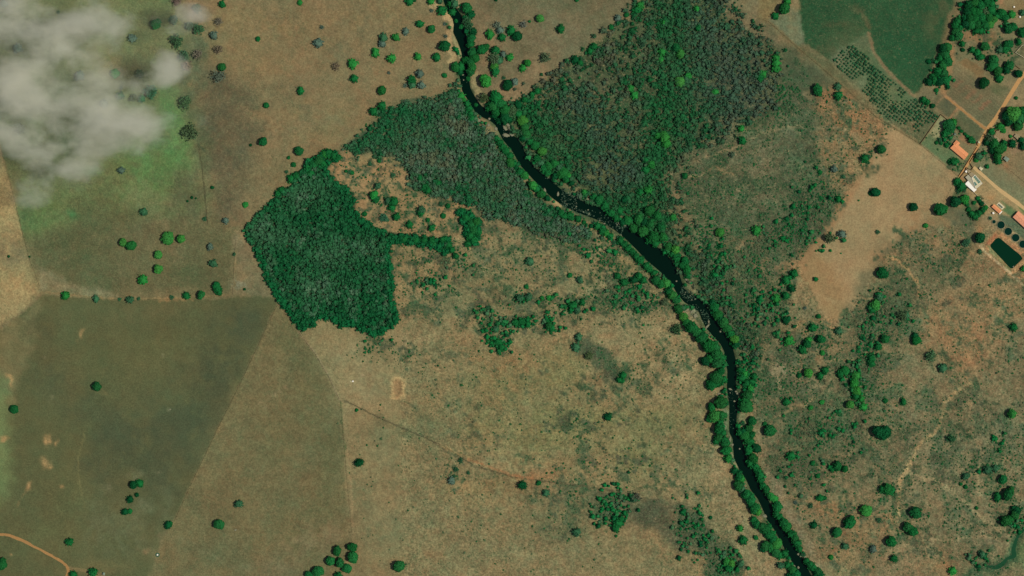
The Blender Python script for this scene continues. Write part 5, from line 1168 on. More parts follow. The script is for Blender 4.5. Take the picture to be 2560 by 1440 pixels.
for a in GREEN:
    m = np.exp(-((px - a[0]) / a[2]) ** 2 - ((py - a[1]) / a[3]) ** 2)[:, None]
    g_ = lin((22, 90, 46)) * rng.uniform(.75, 1.35, (len(px), 1))
    col = col * (1 - m * .75) + g_ * m * .75
for a in [(1820, 170, 110, 110), (1870, 250, 70, 50), (1760, 40, 50, 60), (1500, 330, 60, 40), (1450, 260, 50, 40), (1560, 420, 60, 40), (1520, 440, 60, 40)]:
    m = np.exp(-((px - a[0]) / a[2]) ** 2 - ((py - a[1]) / a[3]) ** 2)[:, None]
    col = col * (1 - m * .7) + lin((66, 88, 72)) * rng.uniform(.75, 1.25, (len(px), 1)) * m * .7
put_crowns("river_wood_canopy", "mixed green and grey wood filling the ground right of the river", px, py, rad * 1.15, 0.75, col, PUFFL + TWIG[:1], lift=0.7)

SCR2 = SCR + [('l', [(q[0], q[1], 1) for q in W_ + W_[:1]], .6, 9, 1.0, 3, .5, 12) for W_ in (W1, W2)]
px, py = scatter(SCR2, 5.4, 0.5, seed=31)
r_ = np.random.default_rng(4)
rad = 0.4 + 1.5 * r_.beta(1.3, 3.4, len(px)) + 0.5 * (dens(px, py, SCR[-60:]) > .4)
inside_calm = poly_sd(px, py, [(2175, 395), (2300, 360), (2397, 440), (2365, 515), (2210, 640), (2105, 800), (2060, 790), (1995, 655), (2110, 500)]) > -4
dr = poly_sd(px, py, [(2390, 430), (2420, 405), (2560, 500), (2560, 720), (2470, 640), (2440, 560)]) > 0
ok = inside_calm & dr
px, py, rad = px[ok], py[ok], rad[ok]
col = colour_pick(px, py, [((20, 88, 44), 2.2), ((36, 90, 50), 2.4), ((58, 92, 58), 2.6), ((78, 98, 68), 1.8), ((88, 92, 66), 0.8)], 64, 44)
big_b = np.argsort(-rad)
print("scrub", len(px))
put_crowns("scrub", "low green bushes scattered thickly over the dry grazed ground", px, py, rad, 0.6, col, PUFF0)

# larger scrub trees along the river on both sides and in the eastern thickets
RIP = [('l', [(q[0], q[1], q[2] + 10) for q in RIVER[3:]], 0.55, 5, 1.0, 6, 0.5, 26), DG(2140, 950, 26, 60, .6), DG(2175, 860, 30, 60, .45), DG(2195, 760, 20, 40, .5), DG(1868, 940, 22, 50, .8), DG(1900, 760, 40, 60, .4), DG(2080, 1070, 90, 50, .22), DG(1990, 1180, 60, 60, .15), DG(2030, 560, 50, 90, .25),
       DG(1800, 700, 50, 60, .3), DG(2240, 780, 40, 40, .3), DG(1740, 1350, 40, 40, .4), DG(1515, 1260, 30, 36, .5), DG(2445, 40, 45, 44, .7), DG(2350, 175, 22, 44, .6)]
RIP += [('p', [(1180, 765), (1225, 775), (1262, 800), (1282, 840), (1278, 882), (1246, 888), (1226, 850), (1195, 815)], .55, 5, 1, 6, .5, 14),
        DG(1300, 745, 30, 12, .9), DG(1302, 810, 36, 15, .85), DG(1372, 812, 26, 18, .95), DG(1435, 772, 30, 22, .8), DG(1240, 856, 24, 24, .9), DG(1370, 748, 24, 8, .6), DG(1075, 706, 40, 30, .35), DG(1160, 660, 24, 30, .3),
        DG(1540, 1258, 40, 44, .7), DG(1500, 1300, 30, 20, .3), DG(1725, 1310, 30, 50, .5), DG(1810, 1400, 40, 24, .7), DG(1580, 745, 50, 30, .4), DG(1500, 620, 60, 40, .25), DG(1440, 585, 50, 24, .35), DG(955, 850, 30, 12, .5), DG(1095, 600, 40, 10, .8),
        DG(2540, 1310, 26, 26, .7), DG(2445, 1395, 30, 16, .6), DG(2390, 345, 22, 20, .5), DG(2450, 392, 14, 18, .5), DG(2470, 1170, 26, 16, .4), DG(2500, 1110, 24, 24, .4), DG(1960, 820, 30, 30, .3), DG(1930, 770, 40, 50, .5), DG(1780, 640, 30, 60, .4), DG(1940, 600, 40, 40, .25)]
clear_bank = [DG(1133, 80, 14, 60, 0.02, 0), DG(1195, 225, 14, 40, 0.02, 0), DG(1262, 322, 18, 16, 0.02, 0), DG(1390, 508, 16, 14, 0.02, 0), DG(1722, 738, 22, 24, 0.02, 0), DG(1735, 780, 22, 24, .02, 0), DG(1430, 520, 40, 26, 0.02, 0), DG(1465, 500, 30, 14, 0.05, 0), DG(1820, 1050, 10, 40, .05, 0), DG(1828, 1150, 8, 24, .05, 0), DG(1860, 1050, 10, 30, .1, 0), DG(1141, 215, 10, 20, .1, 0), DG(1795, 985, 8, 10, .02, 0)]
px, py = scatter(RIP + clear_bank, 7.0, 0.5, seed=37)
rad = (0.9 + 2.6 * np.random.default_rng(6).beta(1.5, 2.2, len(px)))
col = colour_pick(px, py, [((8, 84, 44), 1.5), ((16, 106, 52), 3), ((36, 108, 58), 2), ((66, 108, 72), 1.2)], 66, 24)
put_crowns("riverside_thicket", "small green bushes filling the gaps between the riverside trees", px, py, rad, 1.1, col, PUFF, lift=0.2)

if LEAFOUT:
    A = np.array([(a[0], a[1], a[2]) for a in LEAFOUT])
    col = np.array([lin(LOOK[a[4]]) for a in LEAFOUT]) * rng.uniform(.8, 1.15, (len(A), 1))
    def strip(me):
        V = np.empty(len(me.vertices) * 3, np.float32); me.vertices.foreach_get("co", V); V = V.reshape(-1, 3)
        t3 = [tuple(p.vertices) for p in me.polygons if len(p.vertices) == 3]; t4 = [tuple(p.vertices) for p in me.polygons if len(p.vertices) == 4]
        return V, ([np.array(t3)] if t3 else []) + ([np.array(t4)] if t4 else [])
    small = [crown_mesh("crown", 400 + k, nleaf=150, size=0.16, core=True) for k in range(2)]
    sm = []
    for me in small:
        V, Fs = strip(me); sm.append((V, Fs))
    # a lighter skin for these: coarse ball plus sprays
    LP = [puff(300 + s, 70, 0.17, ICO2, 0.12) for s in range(4)]
    put_crowns("small_trees", "smaller trees standing between the larger ones by the river and village", A[:, 0], A[:, 1], A[:, 2], 0.95, col, LP, lift=0.1)
print("stuff done")

# ------------------------------------------------------------------ orchard: rows of small fruit trees
r_ = np.random.default_rng(9)
fruit = []
ang = math.radians(-52)
ux, uy = math.cos(ang), math.sin(ang)
for a in range(-30, 31):
    for b in range(-30, 31):
        x = 2200 + (a * ux - b * uy) * 7.8 + r_.uniform(-1.2, 1.2)
        y = 210 + (a * uy + b * ux) * 7.8 + r_.uniform(-1.2, 1.2)
        fruit.append((x, y))
fx_, fy_ = np.array(fruit).T
sd = poly_sd(fx_, fy_, ORCH)
extra = poly_sd(fx_, fy_, [(2290, 290), (2330, 268), (2348, 285), (2310, 345), (2280, 330)])
thin = fbm(fx_, fy_, 40, 77, 2)
keep = ((sd < -3) & (thin > -0.75)) | ((extra < 0) & (thin > -0.1))
FM = [crown_mesh("fruit_tree", 500 + k, nleaf=60, size=0.2, core=False) for k in range(3)]
PUFFM = []
for k in range(3):
    V, Fs = puff(700 + k, 40, 0.26, ICO1, 0.2)
    PUFFM.append(mesh_np("fruit_tree", V, Fs, M_leaf, True))
c_ = 0
for x, y in zip(fx_[keep], fy_[keep]):
    if c_ >= 300: break
    c_ += 1
    R = r_.uniform(0.8, 1.45) * (1.3 if thin[keep][c_ - 1] > 0.35 else 1)
    o = add("fruit_tree", PUFFM[c_ % 3], None, (X(x), Y(y), rz(x, y) + 0.1), r_.uniform(0, 6.28), (R, R, R * .95))
    cc = lin((44, 92, 58)) * r_.uniform(.75, 1.25) / LIT
    o.color = (*[float(v) for v in cc], 1)
    tag(o, "small round green fruit tree in the rows of the orchard below the crop field", "fruit tree", "fruit trees in the orchard rows")

# ------------------------------------------------------------------ rocks in the river
M_rock = flat_mat("river_rock", (128, 126, 102), 0.8, 0.75, 1.2, bump=0.3)
M_rock2 = flat_mat("wet_rock", (96, 112, 96), 0.8, 0.7, 1.3, bump=0.3)
def rock_mesh(seed):
    rr = np.random.default_rng(seed)
    V, F_ = ICO2
    n = fbm(V[:, 0] * 2 + V[:, 2], V[:, 1] * 2 - V[:, 2], 0.9, seed, 3, .6)
    P_ = V * (1 + 0.22 * n)[:, None]
    P_[:, 2] = np.clip(P_[:, 2], -0.5, 0.62) * 0.7
    return P_, F_
RK = [rock_mesh(k) for k in range(6)]
RKM = [mesh_np("river_rock", v, f, M_rock, True) for v, f in RK]
rocks = [(1270, 312, 6, 4, .7), (1262, 320, 7, 3.5, 1.0), (1277, 322, 7, 4, .4), (1265, 338, 8, 4, .1), (1278, 335, 7, 5, .5), (1282, 326, 5, 3, .2), (1240, 322, 4.5, 3.5, 1.2), (1223, 297, 3, 3, 0),
         (1221, 313, 3.5, 3, .3), (1197, 303, 5, 4, .5), (1203, 307, 4, 3, 1.2), (1208, 330, 4.5, 3, 1), (1229, 350, 3.5, 3, 0), (1312, 365, 4, 3, .5), (1299, 350, 3, 2, .3), (1395, 485, 2.5, 5, .2), (1361, 477, 4, 6, .1), (1388, 453, 4, 2.5, .3),
         (1468, 498, 5, 3, .5), (1478, 506, 6, 3, .3), (1452, 495, 4, 3, .3), (1548, 558, 4, 3, .4), (1566, 562, 6, 2.5, -.5), (1511, 560, 3, 3, 0), (1552, 588, 2.4, 2, 0), (1691, 703, 2.2, 2, 0), (1700, 671, 4, 2.5, .3),
         (1716, 697, 5, 4, 1), (1768, 817, 8, 2.6, -.9), (1772, 805, 2, 4, 0), (1720, 772, 6, 2.5, -.4), (1730, 778, 7, 3, -.8), (1738, 790, 5, 5, .5), (1826, 973, 4, 2, .3), (1844, 984, 4, 3, 0), (1840, 979, 3, 2, 0), (1836, 1003, 2.6, 2, 0), (1797, 985, 4, 3.4, 0),
         (1827, 859, 2, 2, 0), (1801, 829, 2, 2, 0), (1824, 1100, 3, 8, .2), (1831, 1112, 3, 3, 0), (1849, 1122, 2, 2, 0), (2003, 1390, 4, 2.5, -.6), (1996, 1386, 3, 2.5, 0), (1996, 1419, 2.5, 3, 0), (2012, 1392, 4, 3, .5), (1983, 1417, 5, 5, .3), (1912, 1290, 5, 4, .3), (1157, 187, 2, 2, 0), (1159, 200, 1.6, 1.6, 0)]
for k, (x, y, a, b, rot) in enumerate(rocks):
    z = max(rz(x, y), -1.25)
    o = add("river_rock", RKM[k % 6], None, (X(x), Y(y), z + 0.1), -rot, (a * MPP, b * MPP, min(a, b) * MPP * 1.1))
    near = say_where(x, y, ("large" if a * b > 24 else "small") + " pale rock")
    tag(o, near, "rock", "pale rocks along the river")
# shingle and wet stones in the rapids
stones = []
r_ = np.random.default_rng(12)
def stones_at(P_, n, s0, s1):
    P_ = np.array(P_, float)
    k = 0
    lo, hi = P_.min(0), P_.max(0)
    while k < n:
        q = r_.uniform(lo, hi, (200, 2))
        q = q[poly_sd(q[:, 0], q[:, 1], P_) < 0]
        for a in q[:n - k]:
            stones.append((a[0], a[1], r_.uniform(s0, s1))); k += 1
stones_at([(1404, 470), (1440, 476), (1446, 500), (1440, 520), (1470, 526), (1480, 540), (1450, 545), (1425, 532), (1402, 515)], 260, .3, .9)
stones_at([(1320, 368), (1345, 400), (1375, 440), (1385, 450), (1360, 445), (1330, 405), (1312, 370)], 70, .3, .8)
stones_at([(1445, 515), (1500, 530), (1560, 570), (1552, 592), (1520, 580), (1480, 556)], 120, .3, .8)
stones_at([(1540, 552), (1580, 562), (1565, 575), (1540, 570)], 60, .4, 1.0)
stones_at([(1700, 765), (1740, 760), (1780, 790), (1775, 815), (1745, 800), (1722, 790)], 130, .3, .8)
stones_at([(1703, 712), (1740, 735), (1742, 750), (1715, 755), (1700, 735)], 120, .3, .8)
stones_at([(1812, 970), (1850, 975), (1848, 1080), (1822, 1080), (1820, 1000)], 80, .25, .6)
stones_at([(1195, 300), (1215, 312), (1245, 350), (1235, 362), (1215, 335)], 120, .3, .9)
stones_at([(1255, 305), (1290, 315), (1285, 345), (1255, 345)], 60, .3, .8)
stones_at([(1155, 175), (1180, 190), (1180, 215), (1158, 205)], 14, .3, .6)
st = np.array(stones)
M_stuff_rock = attr_mat("shingle", "leaf", 0.8, 0.8, 1.2)
zz = np.maximum(relief(st[:, 0], st[:, 1]), -1.28)
Vs, Fs, Cs = [], [], []
V0, F0 = ICO0
for k in range(len(st)):
    s = st[k, 2]
    Vs.append((V0 * [s * r_.uniform(.7, 1.4), s, s * .5]) + [X(st[k, 0]), Y(st[k, 1]), zz[k]])
    Fs.append(F0 + k * len(V0))
    c = lin((70, 96, 76)) * r_.uniform(.25, 1.15) if r_.random() < .95 else lin((130, 132, 108))
    Cs.append(np.repeat(c[None], len(V0), 0))
me = mesh_np("rapids_stones", np.concatenate(Vs), np.concatenate(Fs), M_stuff_rock)
point_colour(me, "leaf", np.concatenate(Cs) / LIT)
tag(add("rapids_stones", me), "grey stones breaking the dark water in the rapids", None, None, "stuff")

# ------------------------------------------------------------------ buildings
M_tile = flat_mat("clay_tiles", (222, 146, 100), 0.9, 0.78, 1.2, bump=0.2)
M_tile2 = flat_mat("salmon_tiles", (220, 150, 116), 0.5, 0.8, 1.18, bump=0.2)
M_wall = flat_mat("painted_wall", (214, 200, 170), 0.8)
M_white = flat_mat("white_roof", (242, 234, 222), 0.7, 0.95, 1.05)
M_cream = flat_mat("pale_concrete", (204, 192, 158), 0.6, 0.9, 1.1)
M_greyroof = flat_mat("grey_fibre_roof", (164, 158, 136), 1.2, 0.86, 1.14)
M_gravel = flat_mat("gravel_roof", (150, 134, 104), 1.2, 0.8, 1.2)
M_panel = flat_mat("dark_glass_panel", (62, 106, 88), 0.5, 0.95, 1.05, rough=0.35, spec=0.4)
M_panel2 = flat_mat("blackish_panel", (34, 62, 50), 0.5, 0.95, 1.05, rough=0.35, spec=0.4)
M_fibre = flat_mat("weathered_sheet", (120, 134, 118), 1.0, 0.8, 1.25)
M_brick = flat_mat("brown_wall", (110, 82, 56), 1.0)
M_post = flat_mat("fence_wood", (70, 56, 40), 1.0)
def m2(p): return [(X(x), Y(y)) for x, y in p]
def prism_obj(name, pts, z0, z1, mat, parent=None, org=(0, 0)):
    mb = MB(); q = [(a - org[0], b - org[1]) for a, b in m2(pts)]
    mb.prism(q, z0, z1)
    return add(name, mb.mesh(name, mat), parent)
def quadpt(A, B, C_, D, s, t):
    """point in a quad, s along A->B, t along A->D"""
    a = np.array(A) * (1 - s) + np.array(B) * s; d = np.array(D) * (1 - s) + np.array(C_) * s
    return tuple(a * (1 - t) + d * t)
def shrink(q, m):
    c = np.mean(np.array(q), 0)
    out = []
    for p in q:
        v = np.array(p) - c; L_ = np.linalg.norm(v); out.append(tuple(c + v * (L_ - m * 1.3) / L_))
    return out
def centre(q): c = np.mean(np.array(q), 0); return (X(c[0]), Y(c[1]))
def gable(root, org, q, eave, rise, mat, name="roof"):
    """q = 4 corners, long side first (q0->q1 long); ridge runs along the long side; a solid slab roof"""
    A, B, C_, D = [np.array(v) for v in m2(q)]
    r0, r1 = (A + D) / 2, (B + C_) / 2
    for k, (a, b) in enumerate(((A, B), (D, C_))):
        V = []
        for dz in (0.0, -0.12):
            V += [(*(a - org), eave + dz), (*(b - org), eave + dz), (*(r1 - org), eave + rise + dz), (*(r0 - org), eave + rise + dz)]
        Fq = [(0, 1, 2, 3), (7, 6, 5, 4), (0, 4, 5, 1), (1, 5, 6, 2), (2, 6, 7, 3), (3, 7, 4, 0)]
        me = mesh_np(name, V, np.array(Fq), mat)
        o = add(name, me, root)
    mb = MB(); mb.tube((*(r0 - org), eave + rise + .02), (*(r1 - org), eave + rise + .02), .14, .14, 5)
    add("ridge_cap", mb.mesh("ridge_cap", mat), root)
def opening(root, org, a, b, t, w, z0, z1, name, mat, out=0.03):
    """thin pane standing proud of a wall that runs a->b (metres), t = place along it"""
    a, b = np.array(a), np.array(b); d = (b - a) / np.linalg.norm(b - a); n = np.array([d[1], -d[0]])
    c = a + (b - a) * t
    p = [c - d * w / 2 - n * out, c + d * w / 2 - n * out, c + d * w / 2 + n * out, c - d * w / 2 + n * out]
    mb = MB(); mb.prism([tuple(v - org) for v in p], z0, z1)
    return add(name, mb.mesh(name, mat), root)
def house(name, label, q, eave, rise, roofmat, cat="house", wallmat=M_wall, flat=False, windows=True):
    org = np.array(centre(q)); root = empty(name, (org[0], org[1], 0))
    tag(root, label, cat)
    wq = shrink(q, 1.2)
    prism_obj("wall", wq, -0.3, eave - 0.1 if not flat else eave, wallmat, root, org)
    if flat: prism_obj("roof", q, eave + .003, eave + 0.25, roofmat, root, org)
    else: gable(root, org, q, eave, rise, roofmat)
    if windows:
        W = m2(wq)
        for s in range(4):
            a, b = W[s], W[(s + 1) % 4]
            ln = math.dist(a, b)
            for k in range(max(1, int(ln / 4))):
                t = (k + .5) / max(1, int(ln / 4))
                if s == 1 and k == 0: opening(root, org, a, b, t, 0.9, 0.05, 2.1, "door", M_post)
                else: opening(root, org, a, b, t, 1.1, 1.0, 2.0, "window", M_panel2)
    return root, org
# L-shaped farmhouse
rt, og = house("farmhouse", "L-shaped farmhouse with an orange clay tile roof beside the dirt road", [(2374.5, 370.5), (2409.5, 400), (2420.5, 385), (2388, 357)], 2.9, 1.0, M_tile)
gable(rt, og, [(2382, 359.8), (2390.3, 350), (2399.5, 358.5), (2391, 367)], 2.75, .8, M_tile)
prism_obj("wall", shrink([(2382, 359.8), (2390.3, 350), (2399.5, 358.5), (2391, 367)], 1.2), -.3, 2.6, M_wall, rt, og)
# white flat-roofed house
q = [(2428, 444.5), (2436.3, 437.5), (2454.5, 458.5), (2438.3, 472.5)]
rt, og = house("flat_roofed_house", "white flat-roofed house with dark roof panels at the end of the orange road", q, 3.2, 0, M_cream, flat=True)
prism_obj("roof_wing", [(2412, 443), (2420, 437), (2442.5, 461.5), (2436, 471.5)], 2.7, 3.0, M_greyroof, rt, og)
prism_obj("wall_wing", shrink([(2412, 443), (2420, 437), (2442.5, 461.5), (2436, 471.5)], 1), -.2, 2.69, M_wall, rt, og)
prism_obj("white_canopy", [(2411.2, 460), (2419.3, 452), (2441, 474.5), (2434, 480.5)], 2.5, 2.72, M_white, rt, og)
prism_obj("gravel_roof", [(2421, 435), (2428.5, 430), (2436.3, 436.8), (2427.6, 443.5)], 2.4, 2.6, M_gravel, rt, og)
prism_obj("wall_annex", shrink([(2421, 435), (2428.5, 430), (2436.3, 436.8), (2427.6, 443.5)], 1), -.2, 2.39, M_wall, rt, og)
A, B, C_, D = (2432, 442.8), (2436.4, 439.2), (2450.4, 455.6), (2445, 459.6)
for k in range(4):
    s0, s1 = k / 4 + .012, (k + 1) / 4 - .012
    prism_obj("roof_panel", [quadpt(A, D, C_, B, s0, .02), quadpt(A, D, C_, B, s1, .02), quadpt(A, D, C_, B, s1, .98), quadpt(A, D, C_, B, s0, .98)], 3.5, 3.56, M_panel, rt, og)
prism_obj("roof_panel", [(2432.6, 456), (2436, 454.8), (2441.8, 462), (2435.8, 465.5)], 3.51, 3.57, M_panel, rt, og)
for a, b in (((2428, 444.5), (2436.3, 437.5)), ((2436.3, 437.5), (2454.5, 458.5)), ((2454.5, 458.5), (2438.3, 472.5)), ((2438.3, 472.5), (2428, 444.5))):
    a_, b_ = np.array(m2([a])[0]), np.array(m2([b])[0]); d = (b_ - a_) / np.linalg.norm(b_ - a_); n = np.array([-d[1], d[0]]) * .15
    mb = MB(); mb.prism([tuple(a_ - og + n), tuple(b_ - og + n), tuple(b_ - og - n), tuple(a_ - og - n)], 3.46, 3.75)
    add("parapet", mb.mesh("parapet", M_white), rt)
house("hut", "small beige hut above the white flat-roofed house inside the front wall", [(2415, 428), (2418, 422.5), (2426.5, 427), (2421.5, 434)], 2.4, .4, M_gravel, "hut")
house("white_box_shed", "tiny white-roofed box by the front wall left of the beige hut", [(2411.5, 429), (2414.5, 425.5), (2418, 429), (2415, 432.5)], 2.3, 0, M_white, "shed", flat=True)
house("white_shed", "small white shed alone on the grass right of the dirt road's end", [(2446, 420.5), (2450.3, 416.8), (2457.3, 422), (2452.3, 427)], 2.4, .4, M_cream, "shed")
# tiled house with its panelled terrace
house("tiled_house", "small house with a bright salmon tile roof above the round tanks", [(2477.5, 517), (2496.8, 534), (2503.2, 526.8), (2484, 510.5)], 3.0, .7, M_tile)
o = prism_obj("terrace_slab", [(2496.9, 534.5), (2503.6, 527.4), (2505, 529.6), (2498.2, 536.2)], 0, 2.2, M_white); tag(o, "narrow white terrace at the end of the salmon-roofed house", "terrace")
root = empty("panel_deck", (*centre([(2491, 511), (2497.5, 505), (2512, 517.5), (2505, 525)]), 0)); tag(root, "pale concrete deck with a row of dark panels behind the salmon-roofed house", "deck")
og = np.array(centre([(2491, 511), (2497.5, 505), (2512, 517.5), (2505, 525)]))
prism_obj("slab", [(2491.4, 511.2), (2497.5, 505), (2512, 517.5), (2505, 524.4)], -.2, .35, M_cream, root, og)
A, B, C_, D = (2493.8, 512), (2507.2, 523), (2507.5, 518.4), (2497, 509.3)
A, B, C_, D = (2493.8, 511.9), (2504.3, 521.2), (2507.3, 518.2), (2496.9, 509.2)
for k in range(5):
    s0, s1 = k / 5 + .015, (k + 1) / 5 - .015
    prism_obj("dark_panel", [quadpt(A, B, C_, D, s0, 0), quadpt(A, B, C_, D, s1, 0), quadpt(A, B, C_, D, s1, 1), quadpt(A, B, C_, D, s0, 1)], .45, .52, M_panel2, root, og)
house("white_cube_hut", "tiny white square hut between the salmon-roofed house and the round tanks", [(2479.2, 532.5), (2482.3, 529.6), (2485.8, 533), (2482.7, 536)], 2.3, 0, M_white, "hut", flat=True)
house("long_shed", "long shed with a wide pink-orange tile roof cut by the right edge", [(2530.6, 543), (2577, 585), (2591.5, 569.5), (2544.6, 527.5)], 3.6, 1.2, M_tile2, "shed")
house("grey_shed", "square shed with a mottled grey-green sheet roof right of the big trees", [(2507.3, 397), (2513, 390.3), (2523.3, 397.5), (2516.6, 405.5)], 2.6, .5, M_fibre, "shed")
for k, (a, b) in enumerate([((2511, 395), (2514, 399)), ((2514.5, 396.5), (2517.5, 400.5))]):
    pass
house("gate_lodge", "small pale gate lodge at the farmhouse drive on the road", [(2443.5, 356), (2446, 352.5), (2450, 355.5), (2447.5, 359)], 2.4, .3, M_cream, "hut")
house("rubble_hut", "pale broken-roofed hut in the farmyard right of the road fork", [(2481.8, 345), (2486.5, 338.5), (2500, 350), (2495, 357)], 1.6, .2, M_gravel, "hut", windows=False)
house("far_yard_house", "pale-roofed house among the trees at the right edge of the farmyard", [(2533, 341), (2540, 334), (2551, 343), (2544, 350)], 2.6, .6, M_gravel)
# tanks for water: small round white ones
def round_tank(name, label, cat, x, y, r, h, mat, lid=None, group=None):
    root = empty(name, (X(x), Y(y), rz(x, y))); tag(root, label, cat, group)
    mb = MB(); n = 20; R = r * MPP
    V = [(R * math.cos(2 * math.pi * k / n), R * math.sin(2 * math.pi * k / n)) for k in range(n)]
    mb.prism(V, -.1, h); add("tank_body", mb.mesh("tank_body", mat), root)
    mb = MB(); mb.prism([(a * .55, b * .55) for a, b in V], h + .003, h + .18); add("lid", mb.mesh("lid", lid or mat), root)
    return root
round_tank("water_tank", "upper of two small white round water tanks near the top right corner", "water tank", 2534.8, 17.6, 2.1, 1.6, M_white)
round_tank("water_tank", "lower small white round water tank, beside the bright tree near top right", "water tank", 2549.8, 42.6, 2.1, 1.6, M_white)
round_tank("water_tank", "dark round tank on the lawn above the farmhouse", "water tank", 2387, 336, 3, 1.8, M_panel2, M_fibre)
round_tank("mineral_feeder", "white post standing alone in the pale dry pasture left of the pit", "post", 882.5, 953, 2.0, 1.1, M_white)
root = empty("trough", (X(394), Y(1387), rz(394, 1387))); tag(root, "white water trough in a green ring of grass near the bottom left", "trough")
def ring(R0, R1, z0, z1, n=28):
    mb = MB(); V = []; F_ = []
    for k in range(n):
        a = 2 * math.pi * k / n; c, s = math.cos(a), math.sin(a)
        V += [(R0 * c, R0 * s, z0), (R1 * c, R1 * s, z0), (R1 * c, R1 * s, z1), (R0 * c, R0 * s, z1)]
        b = (k + 1) % n
        for e in range(4):
            F_.append((k * 4 + e, k * 4 + (e + 1) % 4, b * 4 + (e + 1) % 4, b * 4 + e))
    mb.add(V, np.array(F_)[:, ::-1]); return mb
M_moss = flat_mat("mossy_rim", (60, 96, 72), 1)
add("rim", ring(1.3, 2.6, -.1, .5).mesh("rim", M_moss), root)
mb = MB(); mb.prism([(1.0 * math.cos(k * .5236), 1.0 * math.sin(k * .5236)) for k in range(12)], -.1, .75); add("basin", mb.mesh("basin", M_white), root)
for k, (x, y, z, l) in enumerate([(425, 1023.5, 1.3, "small white stone in the dark olive field right of the lone tree"), (589, 1325, 1.5, "white stone on the brown field right of the lone bottom tree")]):
    o = add("stone", RKM[k], None, (X(x), Y(y), rz(x, y)), .4, (z, z * .7, .6)); tag(o, l, "stone")
# dark thing beside the track at the bottom
house("field_hut", "small grey hut at the bottom edge right of the twin trees", [(257, 1437), (258, 1430.5), (263.5, 1431), (262.5, 1438)], 2.2, .3, M_fibre, "hut", windows=False)
# ------------------------------------------------------------------ fish tanks and pond
M_pool = water_mat("pool_water", (3, 42, 32), 0.08, 0.1)
M_pool2 = water_mat("pond_water", (2, 44, 26), 0.08, 0.1)
M_rim = flat_mat("tank_rim", (150, 146, 116), 1)
def fish_tank(x, y, r, lab, water=None, rim=None):
    root = empty("fish_tank", (X(x), Y(y), 0)); tag(root, lab, "fish tank", "round tanks in a row")
    R = r * MPP
    add("rim", ring(R, R + .35, -.1, .75, 40).mesh("rim", rim or M_rim), root)
    mb = MB(); n = 40; mb.prism([(R * math.cos(2 * math.pi * k / n), R * math.sin(2 * math.pi * k / n)) for k in range(n)], -.05, .38)
    w = mb.mesh("water", water or M_pool); add("water", w, root)
fish_tank(2502.2, 562.2, 9.6, "first of the large round dark tanks, nearest the salmon-roofed house")
fish_tank(2520.3, 578.4, 9.6, "second large round dark tank counted from the salmon-roofed house")
fish_tank(2538.8, 594.3, 9.6, "third large round dark tank, between the second and the one cut by the edge")
fish_tank(2557, 610.4, 9.6, "fourth large round dark tank, cut by the right edge")
fish_tank(2484.7, 554.4, 4.6, "small round dark tank next to the first large one")
M_netw = flat_mat("netting", (76, 104, 80), 1)
fish_tank(2475.3, 545.3, 4.7, "small round tank with grey-green cover, left end of the tank row", M_netw)
PONDQ = TANKPOND
mb = MB(); pts = []
Pq = np.array(PONDQ, float)
mb.prism([(X(x) - X(2516), Y(y) - Y(632)) for x, y in (np.mean(Pq, 0) + (Pq - np.mean(Pq, 0)) * 1.06)], -1.4, -0.55)
o = add("pond", mb.mesh("pond", M_pool2), None, (X(2516), Y(632), 0)); tag(o, "dark green rectangular pond with rounded corners at the right edge", None, None, "structure")
mb = MB(); mb.tube((0, 0, -.8), (0, 0, .35), .12, .1, 6).tube((-.9, 0, .2), (.9, .3, .2), .08, .08, 5).tube((0, 0, .3), (.2, -1.2, .0), .1, .1, 5)
o = add("inlet_pipe", mb.mesh("inlet_pipe", M_white), None, (X(2533.5), Y(666), 0)); tag(o, "white inlet pipe at the lower corner of the rectangular pond", "pipe")

# ------------------------------------------------------------------ walls and fences
def wall(name, label, pts, h=1.6, t=0.3, mat=M_wall):
    org = np.array(m2([pts[0]])[0]); root = empty(name, (org[0], org[1], 0)); tag(root, label, "wall")
    for a, b in zip(pts[:-1], pts[1:]):
        a_, b_ = np.array(m2([a])[0]) - org, np.array(m2([b])[0]) - org
        d = (b_ - a_) / np.linalg.norm(b_ - a_); n = np.array([-d[1], d[0]]) * t / 2
        mb = MB(); mb.prism([tuple(a_ + n), tuple(b_ - d * t * .5 + n), tuple(b_ - d * t * .5 - n), tuple(a_ - n)], -.2, h)
        add("wall_panel", mb.mesh("wall_panel", mat), root)
        mb = MB(); mb.prism([(a_[0] - .25, a_[1] - .25), (a_[0] + .25, a_[1] - .25), (a_[0] + .25, a_[1] + .25), (a_[0] - .25, a_[1] + .25)], -.2, h + .15)
        add("pillar", mb.mesh("pillar", mat), root)
wall("boundary_wall", "brown wall round the white house plot, from the road end down its left side", [(2415.5, 419.5), (2412.8, 428), (2398, 446), (2411, 459.5)], 2.0, .35, M_brick)
wall("boundary_wall", "front wall between the road and the white house's drive", [(2416.5, 419), (2426.5, 426), (2432, 419.5), (2424.5, 408)], 1.9, .35, M_brick)
wall("boundary_wall", "pale wall behind the white house running down to the salmon-roofed house", [(2434.5, 481), (2446, 492), (2462, 509), (2476, 521)], 1.6, .3, M_cream)
wall("boundary_wall", "brown wall along the left edge of the lower dirt road", [(2442, 368), (2424, 397), (2409, 421), (2396, 441)], 1.4, .25, M_brick)
wall("boundary_wall", "brown wall along the right edge of the lower dirt road", [(2447, 372), (2430, 396), (2423.5, 407)], 1.6, .25, M_brick)
wall("yard_wall", "cream wall round the red-earth yard at the right edge", [(2575, 108), (2554.5, 113.8), (2538, 131.5), (2552, 140), (2580, 156)], 2.0, .35, M_cream)
wall("yard_wall", "short dark wall below the red-earth yard", [(2539.5, 165), (2550.5, 173)], 1.6, .3, M_brick)
